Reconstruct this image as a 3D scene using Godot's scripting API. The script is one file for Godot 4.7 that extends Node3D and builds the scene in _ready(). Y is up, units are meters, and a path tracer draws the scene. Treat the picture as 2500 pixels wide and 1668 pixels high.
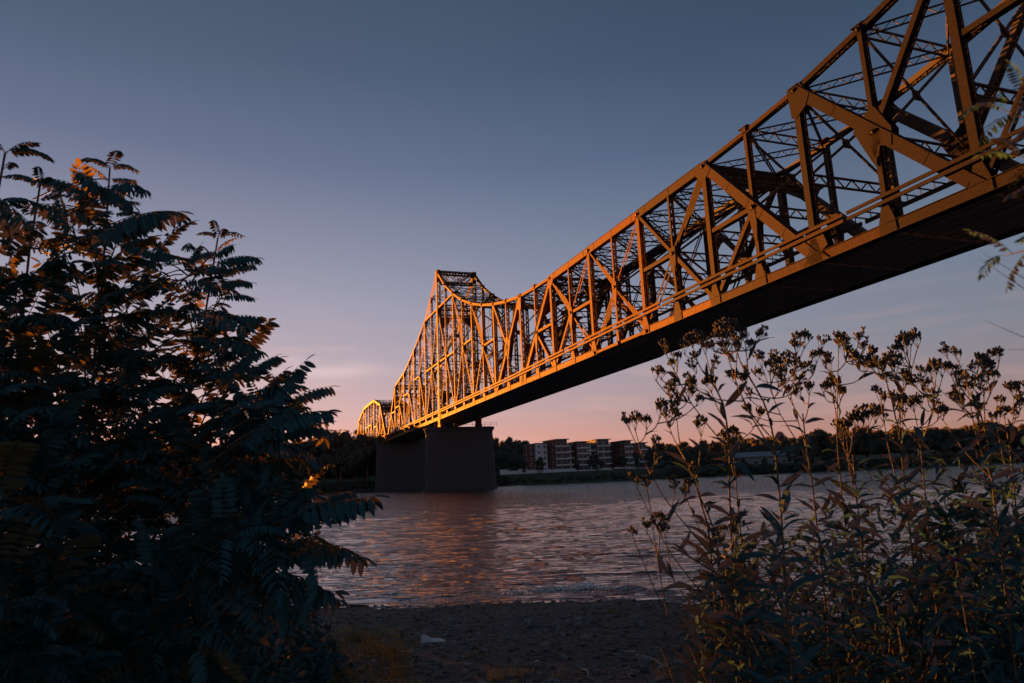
extends Node3D

# ---------------------------------------------------------------- mesh builder
class Geo:
	var v := PackedVector3Array()
	var n := PackedVector3Array()
	var uv := PackedVector2Array()
	var idx := PackedInt32Array()

	func quad(a: Vector3, b: Vector3, c: Vector3, d: Vector3) -> void:  # counter-clockwise seen from outside
		var nn := (b - a).cross(c - a)
		if nn.length_squared() < 1e-14:
			nn = (c - a).cross(d - a)
		nn = nn.normalized()
		var k := v.size()
		v.append(a); v.append(b); v.append(c); v.append(d)
		for i in 4: n.append(nn)
		uv.append(Vector2(0, 0)); uv.append(Vector2(1, 0)); uv.append(Vector2(1, 1)); uv.append(Vector2(0, 1))
		idx.append_array(PackedInt32Array([k, k + 2, k + 1, k, k + 3, k + 2]))

	func tri(a: Vector3, b: Vector3, c: Vector3) -> void:
		var nn := (b - a).cross(c - a).normalized()
		var k := v.size()
		v.append(a); v.append(b); v.append(c)
		for i in 3:
			n.append(nn); uv.append(Vector2(0, 0))
		idx.append_array(PackedInt32Array([k, k + 2, k + 1]))

	func obox(c: Vector3, x: Vector3, y: Vector3, z: Vector3) -> void:  # half axes
		if x.cross(y).dot(z) < 0.0:
			z = -z
		var p := [c - x - y - z, c + x - y - z, c + x + y - z, c - x + y - z, c - x - y + z, c + x - y + z, c + x + y + z, c - x + y + z]
		quad(p[4], p[5], p[6], p[7]); quad(p[1], p[0], p[3], p[2])
		quad(p[5], p[1], p[2], p[6]); quad(p[0], p[4], p[7], p[3])
		quad(p[7], p[6], p[2], p[3]); quad(p[0], p[1], p[5], p[4])

	func box(lo: Vector3, hi: Vector3) -> void:
		var h := (hi - lo) * 0.5
		obox((lo + hi) * 0.5, Vector3(h.x, 0, 0), Vector3(0, h.y, 0), Vector3(0, 0, h.z))

	func bar(p: Vector3, q: Vector3, w: float, t: float, ref: Vector3) -> void:  # w is measured towards ref, t across
		var d := (q - p)
		var l := d.length()
		if l < 1e-5: return
		d /= l
		var s := d.cross(ref)
		if s.length() < 1e-4:
			s = d.cross(Vector3(0.3, 0.2, 0.9))
		s = s.normalized()
		var r := s.cross(d).normalized()
		obox((p + q) * 0.5, d * (l * 0.5), r * (w * 0.5), s * (t * 0.5))

	func tube(pts: Array, rad: Array, sides: int) -> void:
		var k := v.size()
		var m := pts.size()
		var side := Vector3(1, 0, 0)
		for i in m:
			var d: Vector3 = (pts[mini(i + 1, m - 1)] - pts[maxi(i - 1, 0)])
			d = d.normalized() if d.length() > 1e-6 else Vector3.UP
			if absf(d.dot(side)) > 0.9: side = Vector3(0, 0, 1) if absf(d.z) < 0.8 else Vector3(0, 1, 0)
			var a := (side - d * d.dot(side)).normalized()
			var b := d.cross(a)
			for j in sides:
				var t := TAU * j / sides
				var o := a * cos(t) + b * sin(t)
				v.append(pts[i] + o * rad[i]); n.append(o)
				uv.append(Vector2(float(j) / sides, float(i) / m))
		for i in m - 1:
			for j in sides:
				var a2 := k + i * sides + j
				var b2 := k + i * sides + (j + 1) % sides
				idx.append_array(PackedInt32Array([a2, a2 + sides, b2, b2, a2 + sides, b2 + sides]))

	func plate(poly: Array, off: Vector3) -> void:  # a planar polygon given thickness off
		var m := poly.size()
		var c := Vector3.ZERO
		for q in poly: c += q
		c /= m
		var nn: Vector3 = (poly[1] - poly[0]).cross(poly[2] - poly[1])
		var pl := poly.duplicate()
		if nn.dot(off) < 0: pl.reverse()
		for i in m:
			var a: Vector3 = pl[i]
			var b: Vector3 = pl[(i + 1) % m]
			tri(c + off, a + off, b + off)
			tri(c, b, a)
			quad(a, b, b + off, a + off)

	func lattice(a: Vector3, b: Vector3, side: Vector3, depth: float, ch: float, br: float, thick: float) -> void:
		side = side.normalized()
		var o := side * (depth * 0.5)
		bar(a + o, b + o, ch, thick, side)
		bar(a - o, b - o, ch, thick, side)
		var l := (b - a).length()
		var m := maxi(2, int(round(l / (depth * 1.05))))
		for i in m:
			var s := 1.0 if i % 2 == 0 else -1.0
			var p := a.lerp(b, float(i) / m) - o * s
			var q := a.lerp(b, float(i + 1) / m) + o * s
			bar(p, q, br, thick * 0.5, side.cross(b - a))

	func mesh() -> ArrayMesh:
		var arr := []
		arr.resize(Mesh.ARRAY_MAX)
		arr[Mesh.ARRAY_VERTEX] = v
		arr[Mesh.ARRAY_NORMAL] = n
		arr[Mesh.ARRAY_TEX_UV] = uv
		arr[Mesh.ARRAY_INDEX] = idx
		var m := ArrayMesh.new()
		m.add_surface_from_arrays(Mesh.PRIMITIVE_TRIANGLES, arr)
		return m

# ---------------------------------------------------------------- shared state
const FOCAL := 1722.245          # focal length in pixels of the 2500 x 1668 picture
const EYE := Vector3(0, 2.2, 0)  # the lens, above the river
const EXPOSURE := 8.0
var view := Basis()
var rng := RandomNumberGenerator.new()
var taken := {}
var M := {}

func numbered(called: String, parent: Node) -> String:
	var key := str(parent.get_instance_id()) + called
	var k: int = taken.get(key, 0)
	taken[key] = k + 1
	return called if k == 0 else "%s_%03d" % [called, k]

func put(called: String, mesh: Mesh, mat: Material, parent: Node = self) -> MeshInstance3D:
	var o := MeshInstance3D.new()
	o.name = numbered(called, parent)
	o.mesh = mesh
	if mat: o.material_override = mat
	parent.add_child(o, true)
	return o

func thing(called: String, label: String, category: String, where := Vector3.ZERO, turn := 0.0, group := "") -> Node3D:
	var o := Node3D.new()
	o.name = numbered(called, self)
	add_child(o, true)
	o.position = where
	o.rotation.y = turn
	return tag(o, label, category, group)

func tag(o: Node3D, label: String, category: String, group := "") -> Node3D:
	o.set_meta("label", label)
	o.set_meta("category", category)
	if group: o.set_meta("group", group)
	return o

func copy(o: Node3D, where: Vector3, turn: float, size := 1.0, label := "") -> Node3D:
	var c := o.duplicate() as Node3D
	c.name = numbered(o.name.rstrip("0123456789").rstrip("_"), self)
	add_child(c, true)
	c.position = where
	c.rotation.y = turn
	c.scale = Vector3.ONE * size
	if label: c.set_meta("label", label)
	return c

func structure(called: String, mesh: Mesh, mat: Material) -> MeshInstance3D:
	var o := put(called, mesh, mat)
	o.set_meta("kind", "structure")
	return o

func multi(called: String, mesh: Mesh, mat: Material, places: Array, parent: Node = self) -> MultiMeshInstance3D:
	var mm := MultiMesh.new()
	mm.transform_format = MultiMesh.TRANSFORM_3D
	mm.mesh = mesh
	mm.instance_count = places.size()
	for i in places.size(): mm.set_instance_transform(i, places[i])
	var o := MultiMeshInstance3D.new()
	o.name = numbered(called, parent)
	o.multimesh = mm
	o.material_override = mat
	parent.add_child(o, true)
	o.set_meta("kind", "stuff")
	return o

func at(px: float, py: float, depth: float) -> Vector3:  # the place that far ahead of the lens
	return EYE + view * Vector3((px - 1250.0) / FOCAL, -(py - 834.0) / FOCAL, -1.0) * depth

func rf(a: float, b: float) -> float:
	return rng.randf_range(a, b)

func noise(freq: float, sd: int, oct := 4) -> FastNoiseLite:
	var f := FastNoiseLite.new()
	f.noise_type = FastNoiseLite.TYPE_SIMPLEX_SMOOTH
	f.frequency = freq
	f.seed = sd
	f.fractal_octaves = oct
	return f

func noise_tex(size: int, freq: float, sd: int, stops: Array, oct := 5) -> NoiseTexture2D:
	var t := NoiseTexture2D.new()
	t.width = size; t.height = size
	t.seamless = true
	t.noise = noise(freq, sd, oct)
	if stops.size():
		var g := Gradient.new()
		var off := PackedFloat32Array()
		var col := PackedColorArray()
		for s in stops:
			off.append(s[0])
			col.append(Color(s[1], s[2], s[3]).linear_to_srgb())
		g.offsets = off
		g.colors = col
		t.color_ramp = g
	return t

func mat(called: String, r: float, g: float, b: float, rough: float) -> StandardMaterial3D:
	var m := StandardMaterial3D.new()
	m.resource_name = called
	m.albedo_color = Color(r, g, b).linear_to_srgb()
	m.roughness = rough
	M[called] = m
	return m

func textured(m: StandardMaterial3D, tex: Texture2D, scale: Vector3, world := true) -> StandardMaterial3D:
	m.albedo_color = Color.WHITE
	m.albedo_texture = tex
	m.uv1_triplanar = true
	m.uv1_world_triplanar = world
	m.uv1_scale = scale
	return m

func relief(m: StandardMaterial3D, tex: Texture2D, cm: float) -> void:
	m.heightmap_enabled = true
	m.heightmap_texture = tex
	m.heightmap_scale = cm

func leafy(called: String, r: float, g: float, b: float, back: float) -> StandardMaterial3D:
	var m := mat(called, r, g, b, 0.7)
	m.metallic_specular = 0.12
	m.backlight_enabled = true
	m.backlight = Color(back * 1.5, back, back * 0.25).linear_to_srgb()
	return m

func materials() -> void:
	var rust := noise_tex(512, 0.018, 11, [[0, 0.0702, 0.0294, 0.014], [0.38, 0.126, 0.0525, 0.0213], [0.55, 0.168, 0.0714, 0.0271], [0.72, 0.149, 0.0609, 0.0233], [1, 0.0935, 0.0357, 0.0162]])
	var dimmed_rust := noise_tex(512, 0.022, 12, [[0, 0.0058, 0.00476, 0.008], [0.42, 0.0139, 0.0116, 0.017], [0.52, 0.029, 0.0258, 0.036], [0.6, 0.0104, 0.0068, 0.01], [0.7, 0.022, 0.0177, 0.023], [1, 0.0116, 0.00952, 0.014]])  # darkened copy of the rust: dimness of the near arm put into colour
	var brown := noise_tex(512, 0.020, 14, [[0, 0.0159, 0.00926, 0.009], [0.4, 0.0343, 0.0206, 0.0189], [0.54, 0.0563, 0.0358, 0.0333], [0.62, 0.0306, 0.0159, 0.0144], [0.74, 0.0478, 0.0279, 0.0234], [1, 0.0281, 0.0159, 0.0153]])  # half-darkened copy: light falling off along the suspended span, put into colour
	var streaks := noise_tex(512, 0.03, 15, [[0, 0.063, 0.0282, 0.0126], [0.4, 0.126, 0.0563, 0.0198], [0.55, 0.198, 0.0968, 0.0378], [0.62, 0.27, 0.167, 0.09], [0.7, 0.18, 0.0792, 0.027], [1, 0.099, 0.0396, 0.0162]])
	var grain := noise_tex(256, 0.06, 13, [])
	for a in [["rusty_steel", rust, Vector3(0.35, 0.35, 0.35)], ["half_dimmed_rusty_steel", brown, Vector3(0.37, 0.37, 0.37)], ["dimmed_rusty_steel", dimmed_rust, Vector3(0.4, 0.4, 0.4)], ["streaked_steel", streaks, Vector3(0.3, 0.05, 0.3)], ["half_dimmed_streaked_steel", brown, Vector3(0.5, 0.06, 0.5)]]:
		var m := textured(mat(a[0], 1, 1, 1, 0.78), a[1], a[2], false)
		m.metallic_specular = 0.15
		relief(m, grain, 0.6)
	var stone := noise_tex(512, 0.02, 21, [[0, 0.036, 0.036, 0.0409], [0.45, 0.066, 0.0651, 0.0726], [0.7, 0.102, 0.093, 0.0924], [1, 0.048, 0.0465, 0.0528]])
	relief(textured(mat("pier_stone", 1, 1, 1, 0.9), stone, Vector3(0.10, 0.32, 0.10)), grain, 6.0)
	relief(textured(mat("shale", 1, 1, 1, 0.95), noise_tex(256, 0.03, 22, [[0.0, 0.10, 0.09, 0.085], [0.5, 0.18, 0.165, 0.155], [1.0, 0.28, 0.26, 0.24]]), Vector3(1.7, 1.7, 1.7)), grain, 0.5)
	relief(textured(mat("brown_shale", 1, 1, 1, 0.9), noise_tex(256, 0.03, 27, [[0.0, 0.07, 0.05, 0.038], [0.5, 0.14, 0.10, 0.075], [1.0, 0.22, 0.165, 0.125]]), Vector3(1.7, 1.7, 1.7)), grain, 0.5)
	relief(textured(mat("dark_shale", 1, 1, 1, 0.7), noise_tex(256, 0.03, 28, [[0.0, 0.015, 0.015, 0.016], [0.5, 0.03, 0.03, 0.032], [1.0, 0.055, 0.054, 0.056]]), Vector3(1.7, 1.7, 1.7)), grain, 0.5)
	relief(textured(mat("mud", 1, 1, 1, 0.85), noise_tex(512, 0.012, 23, [[0.0, 0.022, 0.018, 0.015], [0.5, 0.042, 0.034, 0.028], [1.0, 0.07, 0.058, 0.048]]), Vector3(0.5, 0.5, 0.5)), grain, 2.0)
	textured(mat("bank_grass", 1, 1, 1, 0.95), noise_tex(256, 0.03, 24, [[0.0, 0.02, 0.028, 0.012], [0.5, 0.04, 0.055, 0.02], [1.0, 0.07, 0.08, 0.035]]), Vector3(0.07, 0.07, 0.07))
	var w := mat("river", 0.010, 0.015, 0.019, 0.035)
	w.metallic_specular = 0.5
	w.uv1_triplanar = true
	w.uv1_world_triplanar = true
	w.uv1_scale = Vector3(0.06, 0.11, 0.26)
	relief(w, noise_tex(1024, 0.012, 31, [], 6), 5.5)
	leafy("locust_leaf", 0.034, 0.10, 0.115, 0.02)
	leafy("young_leaf", 0.06, 0.07, 0.05, 0.12)
	leafy("forb_leaf", 0.030, 0.095, 0.11, 0.012)
	leafy("far_leaf", 0.07, 0.085, 0.075, 0.05)
	leafy("grass_blade", 0.08, 0.085, 0.04, 0.15)
	leafy("sunwarm_dry_grass", 0.32, 0.20, 0.07, 0.25)  # dry grass, brightened to stand in for warm sun on the tufts
	mat("flower_bud", 0.055, 0.062, 0.062, 0.8)
	mat("purple_petal", 0.13, 0.05, 0.22, 0.7)
	mat("stem", 0.10, 0.07, 0.045, 0.75)
	mat("brace_steel", 0.035, 0.025, 0.02, 0.85)  # near-black: shade among the trusses is put into this colour
	mat("deck_steel", 0.22, 0.23, 0.25, 0.85)  # even grey for deck panels, floor beams and stringers
	relief(textured(mat("bark", 1, 1, 1, 0.95), noise_tex(256, 0.03, 25, [[0.0, 0.05, 0.035, 0.022], [0.5, 0.14, 0.095, 0.055], [1.0, 0.24, 0.16, 0.09]]), Vector3(3, 0.8, 3)), grain, 3.0)
	mat("driftwood", 0.32, 0.25, 0.19, 0.9)
	mat("dead_leaf", 0.34, 0.19, 0.08, 0.8)
	mat("shoe_cloth", 0.8, 0.75, 0.72, 0.8)
	mat("shoe_sole", 0.45, 0.40, 0.37, 0.7)
	mat("shoe_lining", 0.30, 0.27, 0.27, 0.9)
	mat("white_litter", 0.55, 0.53, 0.52, 0.6)
	mat("foam", 0.9, 0.88, 0.88, 0.6)
	textured(mat("brick", 1, 1, 1, 0.9), noise_tex(256, 0.05, 26, [[0.0, 0.10, 0.05, 0.045], [1.0, 0.15, 0.075, 0.065]]), Vector3(0.4, 0.4, 0.4))
	mat("pale_panel", 0.68, 0.71, 0.76, 0.8)
	mat("grey_panel", 0.22, 0.23, 0.25, 0.8)
	mat("white_edge", 0.80, 0.82, 0.85, 0.7)
	mat("window_glass", 0.02, 0.024, 0.03, 0.35)
	mat("tin_roof", 0.22, 0.23, 0.25, 0.5)
	mat("asphalt", 0.05, 0.05, 0.052, 0.9)
	mat("car_paint", 0.6, 0.6, 0.62, 0.3)
	mat("cable_black", 0.02, 0.02, 0.02, 0.6)

# ---------------------------------------------------------------- sky, computed from elevation and angle to the sun
const SUN_AZ := -32.5   # degrees, clockwise from straight ahead
const SUN_EL := 3.25

func to_lin(c: Color) -> Vector3:
	var l := c.srgb_to_linear()
	return Vector3(l.r, l.g, l.b) / EXPOSURE

func sky_picture() -> ImageTexture:
	var W := 2048
	var H := 1024
	var stops := [[-2.0, 214, 140, 118], [1.2, 212, 144, 122], [3.2, 198, 148, 138], [5.5, 178, 152, 155], [9.0, 157, 151, 164], [14.0, 137, 143, 163], [19.0, 117, 128, 151], [25.0, 90, 105, 133], [32.0, 69, 87, 111], [40.0, 59, 76, 97], [60.0, 55, 70, 91], [90.0, 50, 64, 84]]
	var streak := noise(1.0, 41, 4)
	var data := PackedFloat32Array()
	data.resize(W * H * 4)
	for y in H:
		var el := 90.0 - (y + 0.5) * 180.0 / H
		var c := Vector3.ZERO
		var e := clampf(el, -1.9, 89.9)
		for k in stops.size() - 1:
			if e >= stops[k][0] and e < stops[k + 1][0]:
				var t: float = (e - stops[k][0]) / (stops[k + 1][0] - stops[k][0])
				c = to_lin(Color8(stops[k][1], stops[k][2], stops[k][3])).lerp(to_lin(Color8(stops[k + 1][1], stops[k + 1][2], stops[k + 1][3])), t)
				break
		for x in W:
			var az := wrapf((x + 0.5) * 360.0 / W, -180.0, 180.0)   # 0 straight ahead (towards -z), the left edge of a panorama
			var a := absf(wrapf(az - SUN_AZ, -180.0, 180.0))
			var g := smoothstep(15.0, 80.0, a)
			var f := lerpf(1.16, 0.74, g) + 0.30 * smoothstep(95.0, 175.0, a)
			var o := c * f * Vector3(lerpf(1.03, 0.86, g), lerpf(1.0, 0.98, g), 1.0)
			var warm := exp(-a * a / 900.0) * exp(-maxf(e, 0.0) / 9.0)
			o += Vector3(0.06, 0.028, 0.016) * warm
			if e > 0.0 and e < 22.0:
				var q := streak.get_noise_2d(az * 0.09, e * 0.75 + az * 0.015)
				var s := maxf(q - 0.02, 0.0) * smoothstep(0.0, 2.0, e) * (1.0 - smoothstep(6.0, 16.0, e)) * 0.55
				o = o.lerp(to_lin(Color8(228, 182, 176)) * f, clampf(s * 0.8, 0.0, 0.5))
				var puff := exp(-pow((az + 15.0 + 0.8 * q) / 3.2, 2.0) - pow((e - 9.2 - 0.5 * q) / 0.75, 2.0)) * (0.55 + 0.9 * q)
				o = o.lerp(to_lin(Color8(224, 196, 196)) * f, clampf(puff, 0.0, 0.5))
			var i := (y * W + x) * 4
			data[i] = o.x; data[i + 1] = o.y; data[i + 2] = o.z; data[i + 3] = 1.0
	return ImageTexture.create_from_image(Image.create_from_data(W, H, false, Image.FORMAT_RGBAF, data.to_byte_array()))

func camera_sky_sun() -> void:
	var cam := Camera3D.new()
	cam.name = "camera"
	add_child(cam)
	cam.position = EYE
	cam.rotation = Vector3(deg_to_rad(11.1139), 0, deg_to_rad(-2.4988))
	view = Basis.from_euler(cam.rotation)
	var lens := CameraAttributesPhysical.new()
	lens.frustum_focal_length = 24.0
	lens.exposure_aperture = 6.3
	lens.frustum_focus_distance = 22.0
	cam.attributes = lens
	cam.keep_aspect = Camera3D.KEEP_HEIGHT
	cam.fov = rad_to_deg(2.0 * atan(834.0 / FOCAL))
	cam.near = 0.05
	cam.far = 6000.0
	cam.current = true
	var env := Environment.new()
	env.background_mode = Environment.BG_SKY
	var sm := PanoramaSkyMaterial.new()
	sm.panorama = sky_picture()
	env.sky = Sky.new()
	env.sky.sky_material = sm
	env.tonemap_mode = Environment.TONE_MAPPER_LINEAR
	env.tonemap_exposure = EXPOSURE
	env.sdfgi_enabled = true
	env.ssao_enabled = true
	env.ssil_enabled = true
	var we := WorldEnvironment.new()
	we.name = "world"
	we.environment = env
	add_child(we)
	var sun := DirectionalLight3D.new()
	sun.name = "sun"
	sun.light_color = Color(1.0, 0.295, 0.03).linear_to_srgb()
	sun.light_energy = 1.6
	sun.light_angular_distance = 0.5
	sun.shadow_enabled = true
	add_child(sun)
	var a := deg_to_rad(SUN_AZ)
	var e := deg_to_rad(SUN_EL)
	var to := Vector3(sin(a) * cos(e), sin(e), -cos(a) * cos(e))
	sun.look_at_from_position(Vector3.ZERO, -to, Vector3.UP)

# ---------------------------------------------------------------- the bridge: u along it, h up from the girder's underside, v away from the viewer
const GRADE := 0.0084968
const WIDE := 13.2      # between the outer faces of the trusses
const ARM := 73.76      # cantilever arm, eight panels
const BAY := 8.684      # panel of the suspended span
const LEG := 9.22
var bridge: Node3D
var far_side := false

func bp(u: float, h: float, v := 0.0) -> Vector3:
	return Vector3(u, 22.834 + h + GRADE * (u - 120.0), -v)

func lay(v: float) -> float:
	return WIDE - v if far_side else v

func inside(m: String) -> String:  # far truss gets darker copies: its shade is put into the colour
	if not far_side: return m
	return "dimmed_rusty_steel" if m == "rusty_steel" else "brace_steel"

func member(called: String, p: Vector2, q: Vector2, depth: float, v0 := 0.0, v1 := 0.9, laced := true, m := "rusty_steel") -> void:
	# two plates joined by lacing bars; p and q are (u, h)
	var g := Geo.new()
	var a := bp(p.x, p.y, 0)
	var b := bp(q.x, q.y, 0)
	var d := (b - a).normalized()
	var nn := d.cross(Vector3(0, 0, 1)).normalized()
	var a0 := minf(lay(v0), lay(v1))
	var a1 := maxf(lay(v0), lay(v1))
	var t := 0.07
	for s in [a0, a1 - t]:
		var o := Vector3(0, 0, -(s + t * 0.5))
		g.bar(a + o, b + o, depth, t, nn)
	var fl := minf(0.14, depth * 0.3)
	for k in [-1.0, 1.0]:
		for s in [a0 + t + fl * 0.5, a1 - t - fl * 0.5]:
			var o: Vector3 = Vector3(0, 0, -s) + nn * (k * (depth * 0.5 - 0.025))
			g.bar(a + o, b + o, 0.05, fl, nn)
	if laced:
		var l := (b - a).length()
		var m2 := maxi(2, int(round(l / ((a1 - a0) * 0.75))))
		for k in [-1.0, 1.0]:
			var off: Vector3 = nn * (k * (depth * 0.5 - 0.01))
			for i in m2:
				var s0 := a0 + 0.1
				var s1 := a1 - 0.1
				if (i % 2 == 0) != (k > 0):
					s0 = a1 - 0.1; s1 = a0 + 0.1
				g.bar(a.lerp(b, float(i) / m2) + off + Vector3(0, 0, -s0), a.lerp(b, float(i + 1) / m2) + off + Vector3(0, 0, -s1), 0.13, 0.02, d.cross(nn))
			for e in [0.06, 0.94]:  # batten plates at the ends
				g.obox(a.lerp(b, e) + off + Vector3(0, 0, -(a0 + a1) * 0.5), d * minf(0.5, l * 0.06), nn * 0.012, Vector3(0, 0, (a1 - a0) * 0.5 - 0.02))
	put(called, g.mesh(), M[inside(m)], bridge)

func solid(called: String, p: Vector2, q: Vector2, depth: float, v0 := 0.0, v1 := 0.9, m := "rusty_steel") -> void:
	var g := Geo.new()
	var a := bp(p.x, p.y, 0)
	var b := bp(q.x, q.y, 0)
	var d := (b - a).normalized()
	var nn := d.cross(Vector3(0, 0, 1)).normalized()
	var mid := Vector3(0, 0, -(lay(v0) + lay(v1)) * 0.5)
	g.bar(a + mid, b + mid, depth, absf(v1 - v0), nn)
	if depth > 0.9:  # cover plate, splice plates
		var l := (b - a).length()
		var up := nn if nn.y > 0.0 else -nn
		g.bar(a + mid + up * (depth * 0.5 + 0.03), b + mid + up * (depth * 0.5 + 0.03), 0.05, absf(v1 - v0) + 0.16, nn)
		for f in [0.12, 0.5, 0.88]:
			g.obox(a.lerp(b, f) + mid, d * minf(0.35, l * 0.05), nn * (depth * 0.46), Vector3(0, 0, absf(v1 - v0) * 0.5 + 0.02))
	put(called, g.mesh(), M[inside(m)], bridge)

func eyebars(p: Vector2, q: Vector2, vs: Array, depth := 0.3, m := "rusty_steel") -> void:
	for v in vs:
		var g := Geo.new()
		var o := Vector3(0, 0, -lay(v))
		var a := bp(p.x, p.y) + o
		var b := bp(q.x, q.y) + o
		var nn := (b - a).normalized().cross(Vector3(0, 0, 1))
		g.bar(a, b, depth, 0.055, nn)
		put("eyebar", g.mesh(), M[m], bridge)

func gusset(pts: Array, m := "rusty_steel", both := true) -> void:
	for v in ([-0.035, 0.9] if both else [-0.035]):
		var g := Geo.new()
		var poly := []
		var z: float = lay(v) - (0.035 if far_side else 0.0)
		for p in pts: poly.append(bp(p.x, p.y, z))
		g.plate(poly, Vector3(0, 0, -0.035))
		put("gusset_plate", g.mesh(), M[m], bridge)

func pin(p: Vector2, r := 0.24, m := "rusty_steel") -> void:
	var g := Geo.new()
	g.tube([bp(p.x, p.y, lay(-0.14)), bp(p.x, p.y, lay(0.1))], [r, r], 10)
	g.tube([bp(p.x, p.y, lay(-0.145)), bp(p.x, p.y, lay(-0.14))], [0.01, r], 10)
	g.tube([bp(p.x, p.y, lay(-0.06)), bp(p.x, p.y, lay(-0.03))], [r * 1.7, r * 1.7], 12)
	put("pin", g.mesh(), M[m], bridge)

const TOPS := [20.0, 21.3, 23.0, 25.2, 28.0, 31.5, 35.9, 41.2, 48.4]
const BACK := [48.4, 42.2, 36.0, 32.5, 29.2, 26.5, 24.0, 22.7, 21.4]

func foot(u: float, m: String) -> void:
	gusset([Vector2(u - 0.95, 0.05), Vector2(u + 0.95, 0.05), Vector2(u + 0.9, 1.25), Vector2(u + 0.42, 2.7), Vector2(u - 0.42, 2.7), Vector2(u - 0.9, 1.25)], m)

func arm(base: float, dir: float, m: String) -> void:
	# eight panels from the end of the arm to the tower
	var U := func(j: float) -> float: return base + dir * LEG * j
	var T := func(j: int) -> Vector2: return Vector2(U.call(j), TOPS[j])
	var B := func(j: int) -> Vector2: return Vector2(U.call(j), 0.6)
	var mid := func(j: int, a: Vector2, b: Vector2) -> Vector2: return (a + b) * 0.5
	for j in 8:
		member("top_chord", T.call(j), T.call(j + 1), 0.62, 0.02, 0.88, true, m)
		pin(T.call(j), 0.2, m)
	for j in 9:   # a saddle bracket over each top joint
		var t: Vector2 = T.call(j)
		var g := Geo.new()
		var c := bp(t.x, t.y + 0.45, lay(0.45))
		g.obox(c, Vector3(0.75, 0, 0), Vector3(0, 0.05, 0), Vector3(0, 0, 0.6))
		g.obox(c + Vector3(0, -0.25, 0), Vector3(0.3, 0, 0), Vector3(0, 0.2, 0), Vector3(0, 0, 0.5))
		put("saddle", g.mesh(), M[m], bridge)
	for j in [0, 2, 4, 6]:
		member("post", T.call(j), B.call(j), 0.8, 0, 0.9, true, m)
		foot(U.call(j), m)
	for j in [1, 3, 5, 7]:
		foot(U.call(j), m)
	var m1: Vector2 = (T.call(0) + B.call(2)) * 0.5
	var m3: Vector2 = (T.call(4) + B.call(2)) * 0.5
	var m5: Vector2 = (T.call(6) + B.call(4)) * 0.5
	var m7 := Vector2(U.call(7), 18.25)
	for k in [[1, m1], [3, m3], [5, m5], [7, m7]]:
		member("hanger", T.call(k[0]), k[1], 0.5, 0.05, 0.85, true, m)
		member("hanger", k[1], B.call(k[0]), 0.55, 0.05, 0.85, true, m)
		var c: Vector2 = k[1]
		gusset([c + Vector2(-0.8, 0.9), c + Vector2(0.8, 0.9), c + Vector2(0.75, -0.9), c + Vector2(0.2, -2.6), c + Vector2(-0.2, -2.6), c + Vector2(-0.75, -0.9)], m)
		pin(c, 0.2, m)
	# the end panel: one heavy strut from the head of the arm down to the second joint
	solid("heavy_strut", T.call(0), m1, 1.15, 0, 0.9, m)
	solid("heavy_strut", m1, B.call(2), 1.15, 0, 0.9, m)
	var h0: Vector2 = T.call(0)
	gusset([h0 + Vector2(-dir * 1.0, 0.5), h0 + Vector2(dir * 0.9, 0.5), h0 + Vector2(dir * 2.1, -1.4), h0 + Vector2(dir * 1.4, -2.6), h0 + Vector2(-dir * 0.2, -3.3), h0 + Vector2(-dir * 0.75, -3.0)], m)
	gusset([m1 + Vector2(-dir * 2.3, 1.1), m1 + Vector2(-dir * 0.1, 2.5), m1 + Vector2(dir * 0.5, 2.4), m1 + Vector2(dir * 2.0, -0.5), m1 + Vector2(dir * 1.7, -2.2), m1 + Vector2(dir * 0.2, -1.5), m1 + Vector2(-dir * 0.2, -3.6), m1 + Vector2(-dir * 0.7, -2.6)], m)
	member("strut", T.call(2), m1, 0.6, 0, 0.9, true, m)
	# tension bars
	var four := [0.06, 0.32, 0.58, 0.84]
	for k in [[4, m3, 2, 4], [6, m5, 4, 6]]:
		eyebars(T.call(k[0]), k[1], four, 0.32, m)
		eyebars(k[1], B.call(k[2]), [0.06, 0.3, 0.84], 0.32, m)
		member("strut", k[1], B.call(k[3]), 0.5, 0.05, 0.85, true, m)
		member("level_strut", k[1], Vector2(U.call(k[2]), k[1].y), 0.55, 0.05, 0.85, true, m)
	member("strut", Vector2(U.call(8), 35.9), m7, 0.5, 0.05, 0.85, true, m)
	member("strut", m7, B.call(6), 0.5, 0.05, 0.85, true, m)
	eyebars(T.call(6), m7, [0.2, 0.7], 0.3, m)
	eyebars(m7, B.call(8), [0.2, 0.7], 0.3, m)
	member("level_strut", T.call(6), Vector2(U.call(8), 35.9), 0.6, 0.05, 0.85, true, m)
	member("level_strut", Vector2(U.call(6), 18.25), m7, 0.55, 0.05, 0.85, true, m)
	member("level_strut", m7, Vector2(U.call(8), 18.25), 0.55, 0.05, 0.85, true, m)

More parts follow.
